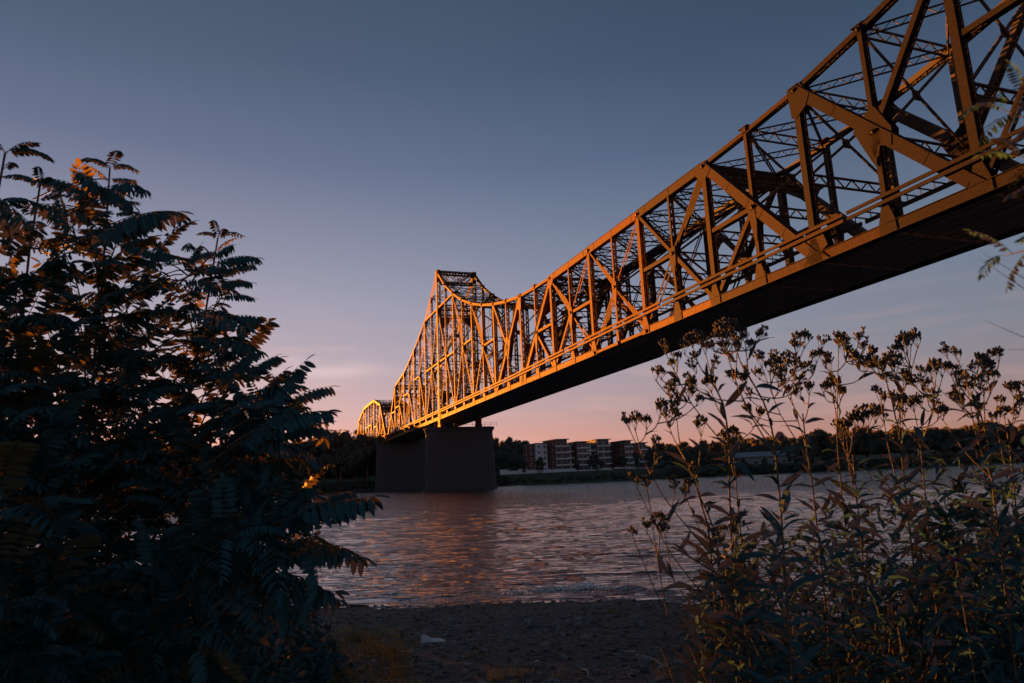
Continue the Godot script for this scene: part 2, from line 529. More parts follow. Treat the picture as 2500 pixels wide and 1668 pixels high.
func tower(u: float, m: String) -> void:
	member("tower_post", Vector2(u, 48.4), Vector2(u, 0.2), 1.5, -0.15, 1.15, true, m)
	gusset([Vector2(u - 1.4, 48.7), Vector2(u + 1.4, 48.7), Vector2(u + 1.6, 46.8), Vector2(u + 0.8, 45.0), Vector2(u - 0.8, 45.0), Vector2(u - 1.6, 46.8)], m)
	gusset([Vector2(u - 2.2, 0.05), Vector2(u + 2.2, 0.05), Vector2(u + 1.9, 1.5), Vector2(u + 0.8, 3.6), Vector2(u - 0.8, 3.6), Vector2(u - 1.9, 1.5)], m)
	pin(Vector2(u, 48.0), 0.3, m)
	for h in [35.9, 18.25]:
		gusset([Vector2(u - 1.5, h + 0.8), Vector2(u + 1.5, h + 0.8), Vector2(u + 1.2, h - 1.4), Vector2(u - 1.2, h - 1.4)], m)
	# the bearing shoe on the pier
	var g := Geo.new()
	for s in [[1.3, 0.0, -0.5], [1.05, -0.5, -1.5], [1.5, -1.5, -2.6]]:
		g.obox(bp(u, (s[1] + s[2]) * 0.5 - 0.02, lay(0.5)), Vector3(s[0], 0, 0), Vector3(0, absf(s[2] - s[1]) * 0.5, 0), Vector3(0, 0, 0.75))
	put("bearing", g.mesh(), M[m], bridge)

func anchor_arm(m: String) -> void:
	var U := func(j: float) -> float: return -LEG * j
	var T := func(j: int) -> Vector2: return Vector2(U.call(j), BACK[j])
	var B := func(j: int) -> Vector2: return Vector2(U.call(j), 0.6)
	for j in 8:
		if j < 2:
			eyebars(T.call(j), T.call(j + 1), [0.06, 0.3, 0.6, 0.84], 0.45, m)
		else:
			member("top_chord", T.call(j), T.call(j + 1), 0.62, 0.02, 0.88, true, m)
	member("post", T.call(2), B.call(2), 0.8, 0, 0.9, true, m)
	member("level_strut", T.call(2), Vector2(0, 36.0), 0.6, 0.05, 0.85, true, m)
	for j in [4, 6, 8]: member("post", T.call(j), B.call(j), 0.75, 0, 0.9, true, m)
	for j in range(1, 10): foot(U.call(j), m)
	member("hanger", T.call(1), Vector2(U.call(1), 18.25), 0.5, 0.05, 0.85, true, m)
	member("hanger", Vector2(U.call(1), 18.25), B.call(1), 0.5, 0.05, 0.85, true, m)
	eyebars(T.call(2), Vector2(U.call(1), 18.25), [0.2, 0.7], 0.3, m)
	eyebars(Vector2(U.call(1), 18.25), B.call(0), [0.2, 0.7], 0.3, m)
	member("strut", Vector2(0, 35.9), Vector2(U.call(1), 18.25), 0.5, 0.05, 0.85, true, m)
	member("strut", Vector2(U.call(1), 18.25), B.call(2), 0.5, 0.05, 0.85, true, m)
	member("level_strut", Vector2(0, 18.25), Vector2(U.call(2), 18.25), 0.55, 0.05, 0.85, true, m)
	for k in [2, 4, 6]:
		var c: Vector2 = (T.call(k) + B.call(k + 2)) * 0.5
		eyebars(T.call(k), c, [0.06, 0.32, 0.58, 0.84], 0.3, m)
		eyebars(c, B.call(k + 2), [0.06, 0.45, 0.84], 0.3, m)
		member("strut", c, B.call(k), 0.5, 0.05, 0.85, true, m)
		member("level_strut", c, Vector2(U.call(k + 2), c.y), 0.5, 0.05, 0.85, true, m)
		member("hanger", T.call(k + 1), c, 0.45, 0.05, 0.85, true, m)
		member("hanger", c, B.call(k + 1), 0.5, 0.05, 0.85, true, m)
		pin(c, 0.2, m)
	var e := Vector2(U.call(10), 0.6)
	var me: Vector2 = (T.call(8) + e) * 0.5
	solid("end_post", T.call(8), e, 1.1, 0, 0.9, m)
	member("hanger", me, B.call(9), 0.5, 0.05, 0.85, true, m)
	member("strut", me, B.call(8), 0.5, 0.05, 0.85, true, m)
	member("level_strut", me, Vector2(U.call(8), me.y), 0.5, 0.05, 0.85, true, m)
	# bearing on the second pier
	var g := Geo.new()
	g.obox(bp(U.call(10), -0.45, lay(0.5)), Vector3(0.9, 0, 0), Vector3(0, 0.5, 0), Vector3(0, 0, 0.7))
	put("bearing", g.mesh(), M[m], bridge)

func suspended(m0: String, m1: String) -> void:
	var m := m0
	var U := func(k: float) -> float: return ARM + BAY * k
	var top := 19.0
	var T := func(k: int) -> Vector2: return Vector2(U.call(k), top)
	var B := func(k: int) -> Vector2: return Vector2(U.call(k), 0.6)
	for k in [2, 4, 6]:
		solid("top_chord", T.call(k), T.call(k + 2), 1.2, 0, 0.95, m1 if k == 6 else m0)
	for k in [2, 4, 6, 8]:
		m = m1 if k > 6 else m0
		member("post", T.call(k), B.call(k), 0.8, 0, 0.9, true, m)
		foot(U.call(k), m)
		pin(T.call(k), 0.24, m)
	for e in [[0, 1, 2, 1.0], [10, 9, 8, -1.0]]:
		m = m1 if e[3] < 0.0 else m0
		var c: Vector2 = (T.call(e[2]) + B.call(e[0])) * 0.5
		solid("end_post", T.call(e[2]), c, 1.2, 0, 0.95, m)
		solid("end_post", c, B.call(e[0]), 1.2, 0, 0.95, m)
		member("hanger", Vector2(U.call(e[1]), 19.5), c, 0.5, 0.05, 0.85, true, m)
		member("hanger", c, B.call(e[1]), 0.55, 0.05, 0.85, true, m)
		foot(U.call(e[1]), m)
		member("strut", c, B.call(e[2]), 0.6, 0.05, 0.85, true, m)
		member("level_strut", c, Vector2(U.call(e[2]), c.y), 0.55, 0.05, 0.85, true, m)
		member("link_chord", Vector2(U.call(e[0]), TOPS[0]), Vector2(U.call(e[1]), 19.5), 0.55, 0.05, 0.85, true, m)
		member("link_chord", Vector2(U.call(e[1]), 19.5), T.call(e[2]) + Vector2(0, 0.2), 0.55, 0.05, 0.85, true, m)
		var g := Geo.new()
		g.obox(bp(U.call(e[1]), 20.1, lay(0.45)), Vector3(0.8, 0, 0), Vector3(0, 0.05, 0), Vector3(0, 0, 0.6))
		g.obox(bp(U.call(e[1]), 19.75, lay(0.45)), Vector3(0.4, 0, 0), Vector3(0, 0.3, 0), Vector3(0, 0, 0.52))
		put("saddle", g.mesh(), M[m], bridge)
		pin(c, 0.26, m)
		var s: float = e[3]
		gusset([c + Vector2(-s * 0.3, 0.3), c + Vector2(s * 0.9, -0.2), c + Vector2(s * 0.5, -2.4), c + Vector2(s * 0.15, -4.2), c + Vector2(-s * 0.25, -4.2), c + Vector2(-s * 0.5, -2.0)], m)
		var hip: Vector2 = T.call(e[2])
		gusset([hip + Vector2(-s * 1.5, -0.9), hip + Vector2(-s * 0.7, 0.62), hip + Vector2(s * 1.7, 0.62), hip + Vector2(s * 1.7, -0.62), hip + Vector2(s * 0.4, -1.9), hip + Vector2(-s * 0.5, -1.9)], m)
		gusset([B.call(e[0]) + Vector2(-1.9, -0.5), B.call(e[0]) + Vector2(1.9, -0.5), B.call(e[0]) + Vector2(s * 1.9, 1.9), B.call(e[0]) + Vector2(s * 0.5, 3.4), B.call(e[0]) + Vector2(-s * 1.2, 3.0), B.call(e[0]) + Vector2(-s * 1.9, 0.9)], m)
		# outer panels: four bars down from the hip, a stiff strut the other way
		var k2: int = e[2]
		var k3: int = k2 + int(s)
		var k4: int = k2 + 2 * int(s)
		var c3 := Vector2(U.call(k3), (top + 0.6) * 0.5)
		eyebars(T.call(k2), c3, [0.05, 0.32, 0.6, 0.88], 0.34, m)
		eyebars(c3, B.call(k4), [0.15, 0.75], 0.34, m)
		if s < 0: member("strut", T.call(k4), c3, 0.5, 0.05, 0.85, true, m)
		else: eyebars(T.call(k4), c3, [0.25, 0.65], 0.28, m)
		member("strut", c3, B.call(k2), 0.6, 0.05, 0.85, true, m)
		member("level_strut", c3, Vector2(U.call(k4), c3.y), 0.55, 0.05, 0.85, true, m)
		member("hanger", Vector2(U.call(k3), top - 0.5), c3, 0.42, 0.05, 0.85, true, m)
		member("hanger", c3, B.call(k3), 0.55, 0.05, 0.85, true, m)
		gusset([c3 + Vector2(-0.75, 0.9), c3 + Vector2(0.75, 0.9), c3 + Vector2(0.75, -1.0), c3 + Vector2(0.2, -3.2), c3 + Vector2(-0.2, -3.2), c3 + Vector2(-0.75, -1.0)], m)
		pin(c3, 0.22, m)
		foot(U.call(k3), m)
	m = m0
	var c5 := Vector2(U.call(5), (top + 0.6) * 0.5)
	eyebars(T.call(6), c5, [0.25, 0.65], 0.28, m)
	eyebars(T.call(4), c5, [0.1, 0.45, 0.8], 0.28, m)
	eyebars(c5, B.call(4), [0.05, 0.32, 0.6, 0.88], 0.28, m)
	eyebars(c5, B.call(6), [0.05, 0.32, 0.6, 0.88], 0.28, m)
	member("hanger", Vector2(U.call(5), top - 0.5), c5, 0.42, 0.05, 0.85, true, m)
	member("hanger", c5, B.call(5), 0.55, 0.05, 0.85, true, m)
	gusset([c5 + Vector2(-0.7, 0.8), c5 + Vector2(0.7, 0.8), c5 + Vector2(0.7, -0.9), c5 + Vector2(0.2, -3.2), c5 + Vector2(-0.2, -3.2), c5 + Vector2(-0.7, -0.9)], m)
	pin(c5, 0.22, m)
	gusset([B.call(5) + Vector2(-0.5, 0), B.call(5) + Vector2(0.5, 0), B.call(5) + Vector2(0.25, 2.4), B.call(5) + Vector2(-0.25, 2.4)], m)
	for k in [4, 5, 6]: pin(Vector2(U.call(k), 0.42), 0.3, m)

func girder(u0: float, u1: float, m: String) -> void:
	# a lower chord panel: plate, flange angles, stiffeners
	var g := Geo.new()
	var mid := Vector3(0, 0, -lay(0.45))
	g.bar(bp(u0 + 0.015, 0.55) + mid, bp(u1 - 0.015, 0.55) + mid, 1.06, 0.86, Vector3.UP)
	for h in [0.03, 1.08]:
		g.bar(bp(u0, h) + mid, bp(u1, h) + mid, 0.05, 1.12, Vector3.UP)
	put("girder", g.mesh(), M[m], bridge)

func crossing() -> void:
	# everything that ties the two trusses together
	var a := 0.9
	var b := WIDE - 0.9
	var up := Vector3.UP
	var tops := []
	for j in range(8, -1, -1): tops.append(Vector2(LEG * (8 - j), TOPS[j]))
	tops.append(Vector2(ARM + BAY, 19.5))
	for k in range(2, 9): tops.append(Vector2(ARM + BAY * k, 19.0))
	tops.append(Vector2(ARM + BAY * 9, 19.5))
	for j in 9: tops.append(Vector2(ARM + BAY * 10 + LEG * j, TOPS[j]))
	var back := []
	for j in range(8, 0, -1): back.append(Vector2(-LEG * j, BACK[j]))
	tops = back + tops
	for i in tops.size():
		var t: Vector2 = tops[i]
		var g := Geo.new()
		g.lattice(bp(t.x, t.y - 0.15, a), bp(t.x, t.y - 0.15, b), up, 1.15, 0.17, 0.11, 0.2)
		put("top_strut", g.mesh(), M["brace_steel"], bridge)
		if i + 1 < tops.size():
			var q: Vector2 = tops[i + 1]
			for s in 2:
				var g2 := Geo.new()
				g2.lattice(bp(t.x, t.y - 0.15, a if s == 0 else b), bp(q.x, q.y - 0.15, b if s == 0 else a), up, 0.8, 0.15, 0.09, 0.14)
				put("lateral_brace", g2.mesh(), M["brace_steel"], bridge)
	# sway frames at the main posts
	for t in tops:
		var odd: bool = absf(fmod(absf(t.x) + 0.01, 2 * LEG)) > 1.0 if t.x < ARM else false
		if odd or t.x < -80: continue
		var low := 9.6
		var hs := [low]
		if t.y > 27: hs.append(18.25)
		if t.y > 40: hs.append(35.9)
		for h in hs:
			var g := Geo.new()
			g.lattice(bp(t.x, h, a), bp(t.x, h, b), up, 1.1, 0.16, 0.09, 0.3)
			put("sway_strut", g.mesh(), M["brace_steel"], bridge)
		hs.append(t.y - 0.6)
		for i in hs.size() - 1:
			var g := Geo.new()
			var lo: float = hs[i] + 0.5
			var hi: float = hs[i + 1] - 0.4
			g.bar(bp(t.x - 0.1, lo, a), bp(t.x - 0.1, hi, b), 0.3, 0.16, up)
			g.bar(bp(t.x + 0.1, hi, a), bp(t.x + 0.1, lo, b), 0.3, 0.16, up)
			g.obox(bp(t.x, (lo + hi) * 0.5, WIDE * 0.5), Vector3(0.03, 0, 0), Vector3(0, 0.55, 0), Vector3(0, 0, 0.55))
			put("sway_brace", g.mesh(), M["brace_steel"], bridge)
		for s in [a, b]:
			var g := Geo.new()
			var c := 1.0 if s == a else -1.0
			g.plate([bp(t.x - 0.06, low - 0.4, s), bp(t.x - 0.06, low - 0.4, s + c * 2.2), bp(t.x - 0.06, low - 1.2, s + c * 0.9), bp(t.x - 0.06, low - 2.6, s)], Vector3(0.12, 0, 0))
			put("knee_plate", g.mesh(), M["brace_steel"], bridge)
	# portals in the slope of the end posts
	for e in [[ARM + BAY * 2, ARM, 19.0], [ARM + BAY * 8, ARM + BAY * 10, 19.0], [-8 * LEG, -10 * LEG, 21.4]]:
		var hip := Vector2(e[0], e[2])
		var base := Vector2(e[1], 0.6)
		var dd := (base - hip).normalized()
		var d3 := Vector3(dd.x, dd.y, 0)
		for r in [[0.6, 1.5], [4.6, 1.6]]:
			var p: Vector2 = hip + dd * r[0]
			var g := Geo.new()
			g.lattice(bp(p.x, p.y, a), bp(p.x, p.y, b), d3, r[1], 0.24, 0.14, 0.7)
			put("portal_girder", g.mesh(), M["brace_steel"], bridge)
		var g3 := Geo.new()
		var n := 5
		for i in n:
			var v0 := lerpf(a, b, float(i) / n)
			var v1 := lerpf(a, b, float(i + 1) / n)
			var p0 := hip + dd * 1.2
			var p1 := hip + dd * 4.0
			g3.bar(bp(p0.x, p0.y, v0), bp(p1.x, p1.y, v1), 0.2, 0.4, d3)
			g3.bar(bp(p1.x, p1.y, v0), bp(p0.x, p0.y, v1), 0.2, 0.4, d3)
		put("portal_lattice", g3.mesh(), M["brace_steel"], bridge)
		for s in [a, b]:
			var c := 1.0 if s == a else -1.0
			var g4 := Geo.new()
			var poly := []
			for i in 6:
				var t := i / 5.0
				var q := hip + dd * (5.2 + 3.6 * (1.0 - pow(1.0 - t, 2.0)))
				poly.append(bp(q.x, q.y, s + c * 3.4 * pow(1.0 - t, 2.0)))
			var q2 := hip + dd * 5.2
			poly.append(bp(q2.x, q2.y, s))
			g4.plate(poly, d3.cross(Vector3(0, 0, 1)) * 0.12)
			put("portal_knee", g4.mesh(), M["brace_steel"], bridge)
	# tower heads: a deep double lattice and an arched portal
	for u in [0.0, 2 * ARM + BAY * 10]:
		for r in [[47.9, 1.0], [44.6, 0.8], [36.4, 1.6], [33.4, 0.9]]:
			var g := Geo.new()
			g.lattice(bp(u, r[0], a), bp(u, r[0], b), up, r[1], 0.3, 0.16, 0.9)
			put("tower_strut", g.mesh(), M["brace_steel"], bridge)
		var g5 := Geo.new()
		for i in 6:
			var v0 := lerpf(a, b, i / 6.0)
			var v1 := lerpf(a, b, (i + 1) / 6.0)
			for k in [[47.4, 45.0], [35.8, 33.8]]:
				g5.bar(bp(u, k[0], v0), bp(u, k[1], v1), 0.16, 0.3, up)
				g5.bar(bp(u, k[1], v0), bp(u, k[0], v1), 0.16, 0.3, up)
		put("tower_lattice", g5.mesh(), M["brace_steel"], bridge)
		for s in [a, b]:
			var c := 1.0 if s == a else -1.0
			for hh in [33.0, 8.6]:
				var g6 := Geo.new()
				var poly := []
				for i in 7:
					var t := i / 6.0
					poly.append(bp(u - 0.1, hh - 4.5 * (1.0 - pow(1.0 - t, 2.0)), s + c * 4.6 * pow(1.0 - t, 2.0)))
				poly.append(bp(u - 0.1, hh, s))
				g6.plate(poly, Vector3(0.2, 0, 0))
				put("tower_knee", g6.mesh(), M["brace_steel"], bridge)

func deck(u0: float, u1: float, panel: float, owner: Node3D) -> void:
	var n := int(round((u1 - u0) / panel))
	for i in n:
		var a := lerpf(u0, u1, float(i) / n)
		var b := lerpf(u0, u1, float(i + 1) / n)
		var g := Geo.new()
		g.bar(bp(a + 0.01, 0.45, WIDE * 0.5), bp(b - 0.01, 0.45, WIDE * 0.5), 0.5, WIDE - 1.9, Vector3.UP)
		put("deck_panel", g.mesh(), M["deck_steel"], owner)
		var f := Geo.new()
		f.box(bp(a - 0.2, -0.0, WIDE - 0.9), bp(a + 0.2, 0.26, 0.9))
		put("floor_beam", f.mesh(), M["deck_steel"], owner)
		var st := Geo.new()
		for v in [2.4, 4.4, 5.6, 7.6, 8.8, 10.8]:
			st.bar(bp(a + 0.22, 0.10, v), bp(b - 0.22, 0.10, v), 0.2, 0.3, Vector3.UP)
		put("stringer", st.mesh(), M["deck_steel"], owner)

func rail_height(u: float) -> float:
	return lerpf(2.3, 3.05, smoothstep(40.0, 140.0, u))

func walkway(u0: float, u1: float) -> void:
	var steps := int(round((u1 - u0) / (2 * BAY)))
	for i in steps:
		var a := lerpf(u0, u1, float(i) / steps)
		var b := lerpf(u0, u1, float(i + 1) / steps) - (0.5 if i % 2 == 0 else 0.05)
		var ha := rail_height(a)
		var hb := rail_height(b)
		for k in [[0.0, 0.36], [0.62, 0.34]]:
			var g := Geo.new()
			g.bar(bp(a, ha + k[0], -0.3), bp(b, hb + k[0], -0.3), k[1], 0.07, Vector3.UP)
			for s in [-1.0, 1.0]:
				g.bar(bp(a, ha + k[0] + s * (k[1] * 0.5 - 0.02), -0.24), bp(b, hb + k[0] + s * (k[1] * 0.5 - 0.02), -0.24), 0.04, 0.14, Vector3.UP)
			put("walkway_rail", g.mesh(), M["rusty_steel" if a < 125.0 else "half_dimmed_rusty_steel" if a < 150.0 else "dimmed_rusty_steel"], bridge)
		var inner := Geo.new()
		inner.bar(bp(a, ha - 0.1, 2.1), bp(b, hb - 0.1, 2.1), 0.4, 0.2, Vector3.UP)
		inner.bar(bp(a, ha + 0.9, 2.1), bp(b, hb + 0.9, 2.1), 0.1, 0.08, Vector3.UP)
		put("walkway_beam", inner.mesh(), M["brace_steel"], bridge)
		var ties := Geo.new()
		var n := int((b - a) / 1.35)
		for t in n:
			var u := lerpf(a, b, (t + 0.5) / n)
			var h := lerpf(ha, hb, (t + 0.5) / n)
			ties.bar(bp(u, h - 0.1, -0.24), bp(u, h - 0.1, 2.1), 0.12, 0.10, Vector3.UP)
			ties.bar(bp(u, h - 0.3, 2.1), bp(u, h + 0.9, 2.1), 0.07, 0.07, Vector3(1, 0, 0))
		put("walkway_tie", ties.mesh(), M["brace_steel"], bridge)

func build_bridge() -> void:
	var turn := deg_to_rad(-69.52599)
	bridge = thing("railway_bridge", "long rusty steel cantilever railway bridge high over the river, lit orange", "bridge", Vector3.ZERO, turn)
	# the lens is at u = 216.361, v = -55.389
	bridge.position = -(Basis(Vector3.UP, turn) * Vector3(216.361, 0, 55.389))
	var last := ARM + BAY * 10
	for side in 2:
		far_side = side == 1
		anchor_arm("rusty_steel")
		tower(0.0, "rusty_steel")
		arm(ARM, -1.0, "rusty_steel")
		suspended("rusty_steel", "half_dimmed_rusty_steel")
		arm(last, 1.0, "dimmed_rusty_steel")
		tower(last + ARM, "dimmed_rusty_steel")
		for j in 10: girder(-LEG * (j + 1), -LEG * j, "streaked_steel")
		for j in 8: girder(LEG * j, LEG * (j + 1), "streaked_steel")
		for k in 10:
			if k == 4 or k == 5:
				eyebars(Vector2(ARM + BAY * k, 0.42), Vector2(ARM + BAY * (k + 1), 0.42), [0.02, 0.2, 0.5, 0.85], 0.46)
			else:
				girder(ARM + BAY * k, ARM + BAY * (k + 1), "streaked_steel" if k < 8 else "half_dimmed_streaked_steel")
		for j in 8: girder(last + LEG * j, last + LEG * (j + 1), "half_dimmed_streaked_steel" if j < 1 else "dimmed_rusty_steel")
	far_side = false
	crossing()
	deck(-10 * LEG, 0, LEG, bridge)
	deck(0, ARM, LEG, bridge)
	deck(ARM, last, BAY, bridge)
	deck(last, last + ARM, LEG, bridge)
	walkway(-10 * LEG, last + ARM)
	# a thin cable along the deck, seen through the trusses
	var g := Geo.new()
	for i in 9:
		var u0 := ARM + BAY * 2 * i
		for k in 6:
			var s0 := k / 6.0
			var s1 := (k + 1) / 6.0
			g.bar(bp(u0 + 2 * BAY * s0, 5.6 - 2.0 * s0 * (1 - s0), WIDE - 1.3), bp(u0 + 2 * BAY * s1, 5.6 - 2.0 * s1 * (1 - s1), WIDE - 1.3), 0.05, 0.05, Vector3.UP)
	put("cable", g.mesh(), M["cable_black"], bridge)
	far_truss_span(turn)

func far_truss_span(turn: float) -> void:
	var keep := bridge
	bridge = thing("truss_span", "small humped truss span at the far end, beyond the tall bridge arm", "bridge span", keep.position, turn)
	var us := [-94.6, -110.6, -128.0, -145.0, -162.2, -179.4, -195.6]
	var hs := [0.6, 18.0, 22.2, 22.3, 22.0, 17.5, 0.6]
	var m := "rusty_steel"
	for side in 2:
		far_side = side == 1
		for i in 6:
			var p := Vector2(us[i], hs[i])
			var q := Vector2(us[i + 1], hs[i + 1])
			solid("end_post" if i == 0 or i == 5 else "top_chord", p, q, 1.05, 0, 0.9, m)
			girder(us[i + 1], us[i], "streaked_steel")
			var c := Vector2((us[i] + us[i + 1]) * 0.5, (hs[i] + hs[i + 1]) * 0.5 * 0.52)
			if i > 0 and i < 5:
				var hi: Vector2 = p if i < 3 else q
				var lo := Vector2(us[i + 1] if i < 3 else us[i], 0.6)
				c = (hi + lo) * 0.5
				eyebars(hi, c, [0.1, 0.45, 0.8], 0.3, m)
				eyebars(c, lo, [0.1, 0.45, 0.8], 0.3, m)
				member("strut", c, Vector2(us[i] if i < 3 else us[i + 1], 0.6), 0.5, 0.05, 0.85, true, m)
				member("level_strut", c, Vector2(us[i + 1] if i < 3 else us[i], c.y), 0.5, 0.05, 0.85, true, m)
			else:
				c = (p + q) * 0.5
				member("strut", c, Vector2(us[1] if i == 0 else us[5], 0.6), 0.5, 0.05, 0.85, true, m)
			member("hanger", c, Vector2(c.x, 0.6), 0.45, 0.05, 0.85, true, m)
			if i > 0 and i < 5: member("hanger", Vector2(c.x, (hs[i] + hs[i + 1]) * 0.5), c, 0.4, 0.05, 0.85, true, m)
			if i > 0: member("post", p, Vector2(us[i], 0.6), 0.7, 0, 0.9, true, m)
	far_side = false
	for i in range(1, 6):
		var g := Geo.new()
		g.lattice(bp(us[i], hs[i] - 0.4, 0.9), bp(us[i], hs[i] - 0.4, WIDE - 0.9), Vector3.UP, 1.4, 0.2, 0.12, 0.3)
		g.lattice(bp(us[i], 9.5, 0.9), bp(us[i], 9.5, WIDE - 0.9), Vector3.UP, 1.2, 0.16, 0.1, 0.3)
		g.bar(bp(us[i], 10.0, 0.9), bp(us[i], hs[i] - 1.0, WIDE - 0.9), 0.3, 0.2, Vector3.UP)
		g.bar(bp(us[i], hs[i] - 1.0, 0.9), bp(us[i], 10.0, WIDE - 0.9), 0.3, 0.2, Vector3.UP)
		put("sway_frame", g.mesh(), M["brace_steel"], bridge)
		if i < 5:
			for s in 2:
				var g2 := Geo.new()
				g2.lattice(bp(us[i], hs[i], 0.9 if s == 0 else WIDE - 0.9), bp(us[i + 1], hs[i + 1], WIDE - 0.9 if s == 0 else 0.9), Vector3.UP, 0.7, 0.12, 0.08, 0.12)
				put("lateral_brace", g2.mesh(), M["brace_steel"], bridge)
	var portal := Geo.new()
	var hip := Vector2(us[1], hs[1])
	var dd := (Vector2(us[0], hs[0]) - hip).normalized()
	for k in 9:
		var v0 := lerpf(0.9, WIDE - 0.9, k / 9.0)
		var v1 := lerpf(0.9, WIDE - 0.9, (k + 1) / 9.0)
		var p0 := hip + dd * 0.3
		var p1 := hip + dd * 4.4
		portal.bar(bp(p0.x, p0.y, v0), bp(p1.x, p1.y, v1), 0.4, 0.3, Vector3.UP)
		portal.bar(bp(p1.x, p1.y, v0), bp(p0.x, p0.y, v1), 0.4, 0.3, Vector3.UP)
	for r in [0.2, 2.3, 4.5]:
		var p: Vector2 = hip + dd * r
		portal.bar(bp(p.x, p.y, 0.9), bp(p.x, p.y, WIDE - 0.9), 0.7, 0.4, Vector3.UP)
	put("portal_lattice", portal.mesh(), M["brace_steel"], bridge)
	deck(-195.6, -94.6, 16.8, bridge)
	for k in [0.0, 0.62]:
		var g := Geo.new()
		g.bar(bp(-195.6, 2.3 + k, -0.3), bp(-94.6, 2.3 + k, -0.3), 0.34, 0.1, Vector3.UP)
		put("walkway_rail", g.mesh(), M[m], bridge)
	bridge = keep

func build_piers() -> void:
	var turn := deg_to_rad(-69.52599)
	for d in [[0.0, 22.834 - 2.6 - 1.02, "broad dark masonry pier standing in the river under the tall bridge tower", 3.6], [-93.4, 22.834 - 0.95 - 1.8, "dark masonry pier by the far bank, behind the larger pier", 2.9], [2 * ARM + BAY * 10, 22.834 - 2.6 + 0.97, "masonry pier on the near bank under the close bridge tower", 3.6]]:
		var where := bridge.position + Basis(Vector3.UP, turn) * Vector3(d[0], 0, -6.3)
		where.y = -1.0
		var t := thing("bridge_pier", d[2], "pier", where, turn, "masonry piers of the bridge")
		var high: float = d[1] + 1.0
		var r := RandomNumberGenerator.new()
		r.seed = 5
		var courses := Geo.new()
		var n := int(high / 0.72)
		var dy := (high - 1.3) / n
		for i in n:
			var f := float(i) / n
			var hu: float = lerpf(d[3] + 0.75, d[3], f)
			var hv := lerpf(11.5, 10.7, f)
			if i < 3: hu += 0.5; hv += 0.5
			ring(courses, hu, hv, i * dy, dy, r, i)
		var c := put("stone_courses", courses.mesh(), M["pier_stone"], t)
		c.set_meta("kind", "stuff")
		var core := Geo.new()
		prism(core, d[3] + 0.1, 10.3, 0.0, high - 1.3)
		put("core", core.mesh(), M["pier_stone"], t)
		var cap := Geo.new()
		ring(cap, d[3] + 0.35, 11.05, high - 1.3, 0.65, r, 1)
		ring(cap, d[3] + 0.75, 11.45, high - 0.65, 0.65, r, 0)
		prism(cap, d[3] + 0.5, 11.0, high - 1.2, high - 0.02)
		put("coping", cap.mesh(), M["pier_stone"], t)
		var rail := Geo.new()
		for k in 12:
			var z := lerpf(-11.0, 11.0, k / 11.0)
			rail.bar(Vector3(d[3] + 0.9, high, z), Vector3(d[3] + 0.9, high + 1.1, z), 0.07, 0.07, Vector3(1, 0, 0))
		for hh in [0.55, 1.1]: rail.bar(Vector3(d[3] + 0.9, high + hh, -11), Vector3(d[3] + 0.9, high + hh, 11), 0.06, 0.06, Vector3.UP)
		put("pier_railing", rail.mesh(), M["dimmed_rusty_steel"], t)

func outline(hu: float, hv: float) -> Array:  # long in z, rounded ends
	var p := []
	var st := hv - hu * 0.8
	for i in 7:
		var a := PI * i / 6.0
		p.append(Vector2(hu * cos(a), st + hu * 0.8 * sin(a)))
	for i in 7:
		var a := PI + PI * i / 6.0
		p.append(Vector2(hu * cos(a), -st + hu * 0.8 * sin(a)))
	return p

func prism(g: Geo, hu: float, hv: float, y0: float, y1: float) -> void:
	var p := []
	for q in outline(hu, hv): p.append(Vector3(q.x, y0, q.y))
	g.plate(p, Vector3(0, y1 - y0, 0))

func ring(g: Geo, hu: float, hv: float, y: float, dy: float, r: RandomNumberGenerator, odd: int) -> void:
	var p := outline(hu, hv)
	var run := 0.6 * (odd % 2)
	for i in p.size():
		var a: Vector2 = p[i]
		var b: Vector2 = p[(i + 1) % p.size()]
		var l := a.distance_to(b)
		if l < 0.05: continue
		var d := (b - a) / l
		var o := Vector2(d.y, -d.x)
		if o.dot((a + b) * 0.5) < 0: o = -o
		var m := maxi(1, int(round(l / 1.35)))
		for k in m:
			var s0 := l * (k + (0.5 if odd % 2 and k > 0 else 0.0)) / m
			var s1 := minf(l, l * (k + 1 + (0.5 if odd % 2 and k + 1 < m else 0.0)) / m)
			if s1 - s0 < 0.1: continue
			var c := a + d * (s0 + s1) * 0.5 + o * (-0.35 + r.randf_range(-0.06, 0.14))
			g.obox(Vector3(c.x, y + dy * 0.5, c.y), Vector3(d.x, 0, d.y) * ((s1 - s0) * 0.5 - 0.03), Vector3(0, dy * 0.5 - 0.035, 0), Vector3(o.x, 0, o.y) * 0.35)

# ---------------------------------------------------------------- river, banks and what stands far away
var n_ground: FastNoiseLite
var n_wave: FastNoiseLite

func shore(x: float) -> float:
	return -13.7 + 0.28 * n_ground.get_noise_2d(x * 4.0, 7.0) + smoothstep(1.2, 6.0, x) * 4.2 - smoothstep(-2.0, -9.0, x) * 1.2

func ground_y(x: float, z: float) -> float:
	var d := z - shore(x)
	return 0.072 * d + (0.05 * n_ground.get_noise_2d(x * 6.0, z * 6.0) + 0.02 * n_ground.get_noise_2d(x * 22.0, z * 22.0)) * smoothstep(-0.5, 1.5, d) - smoothstep(4.0, 60.0, d) * 0.03 * d

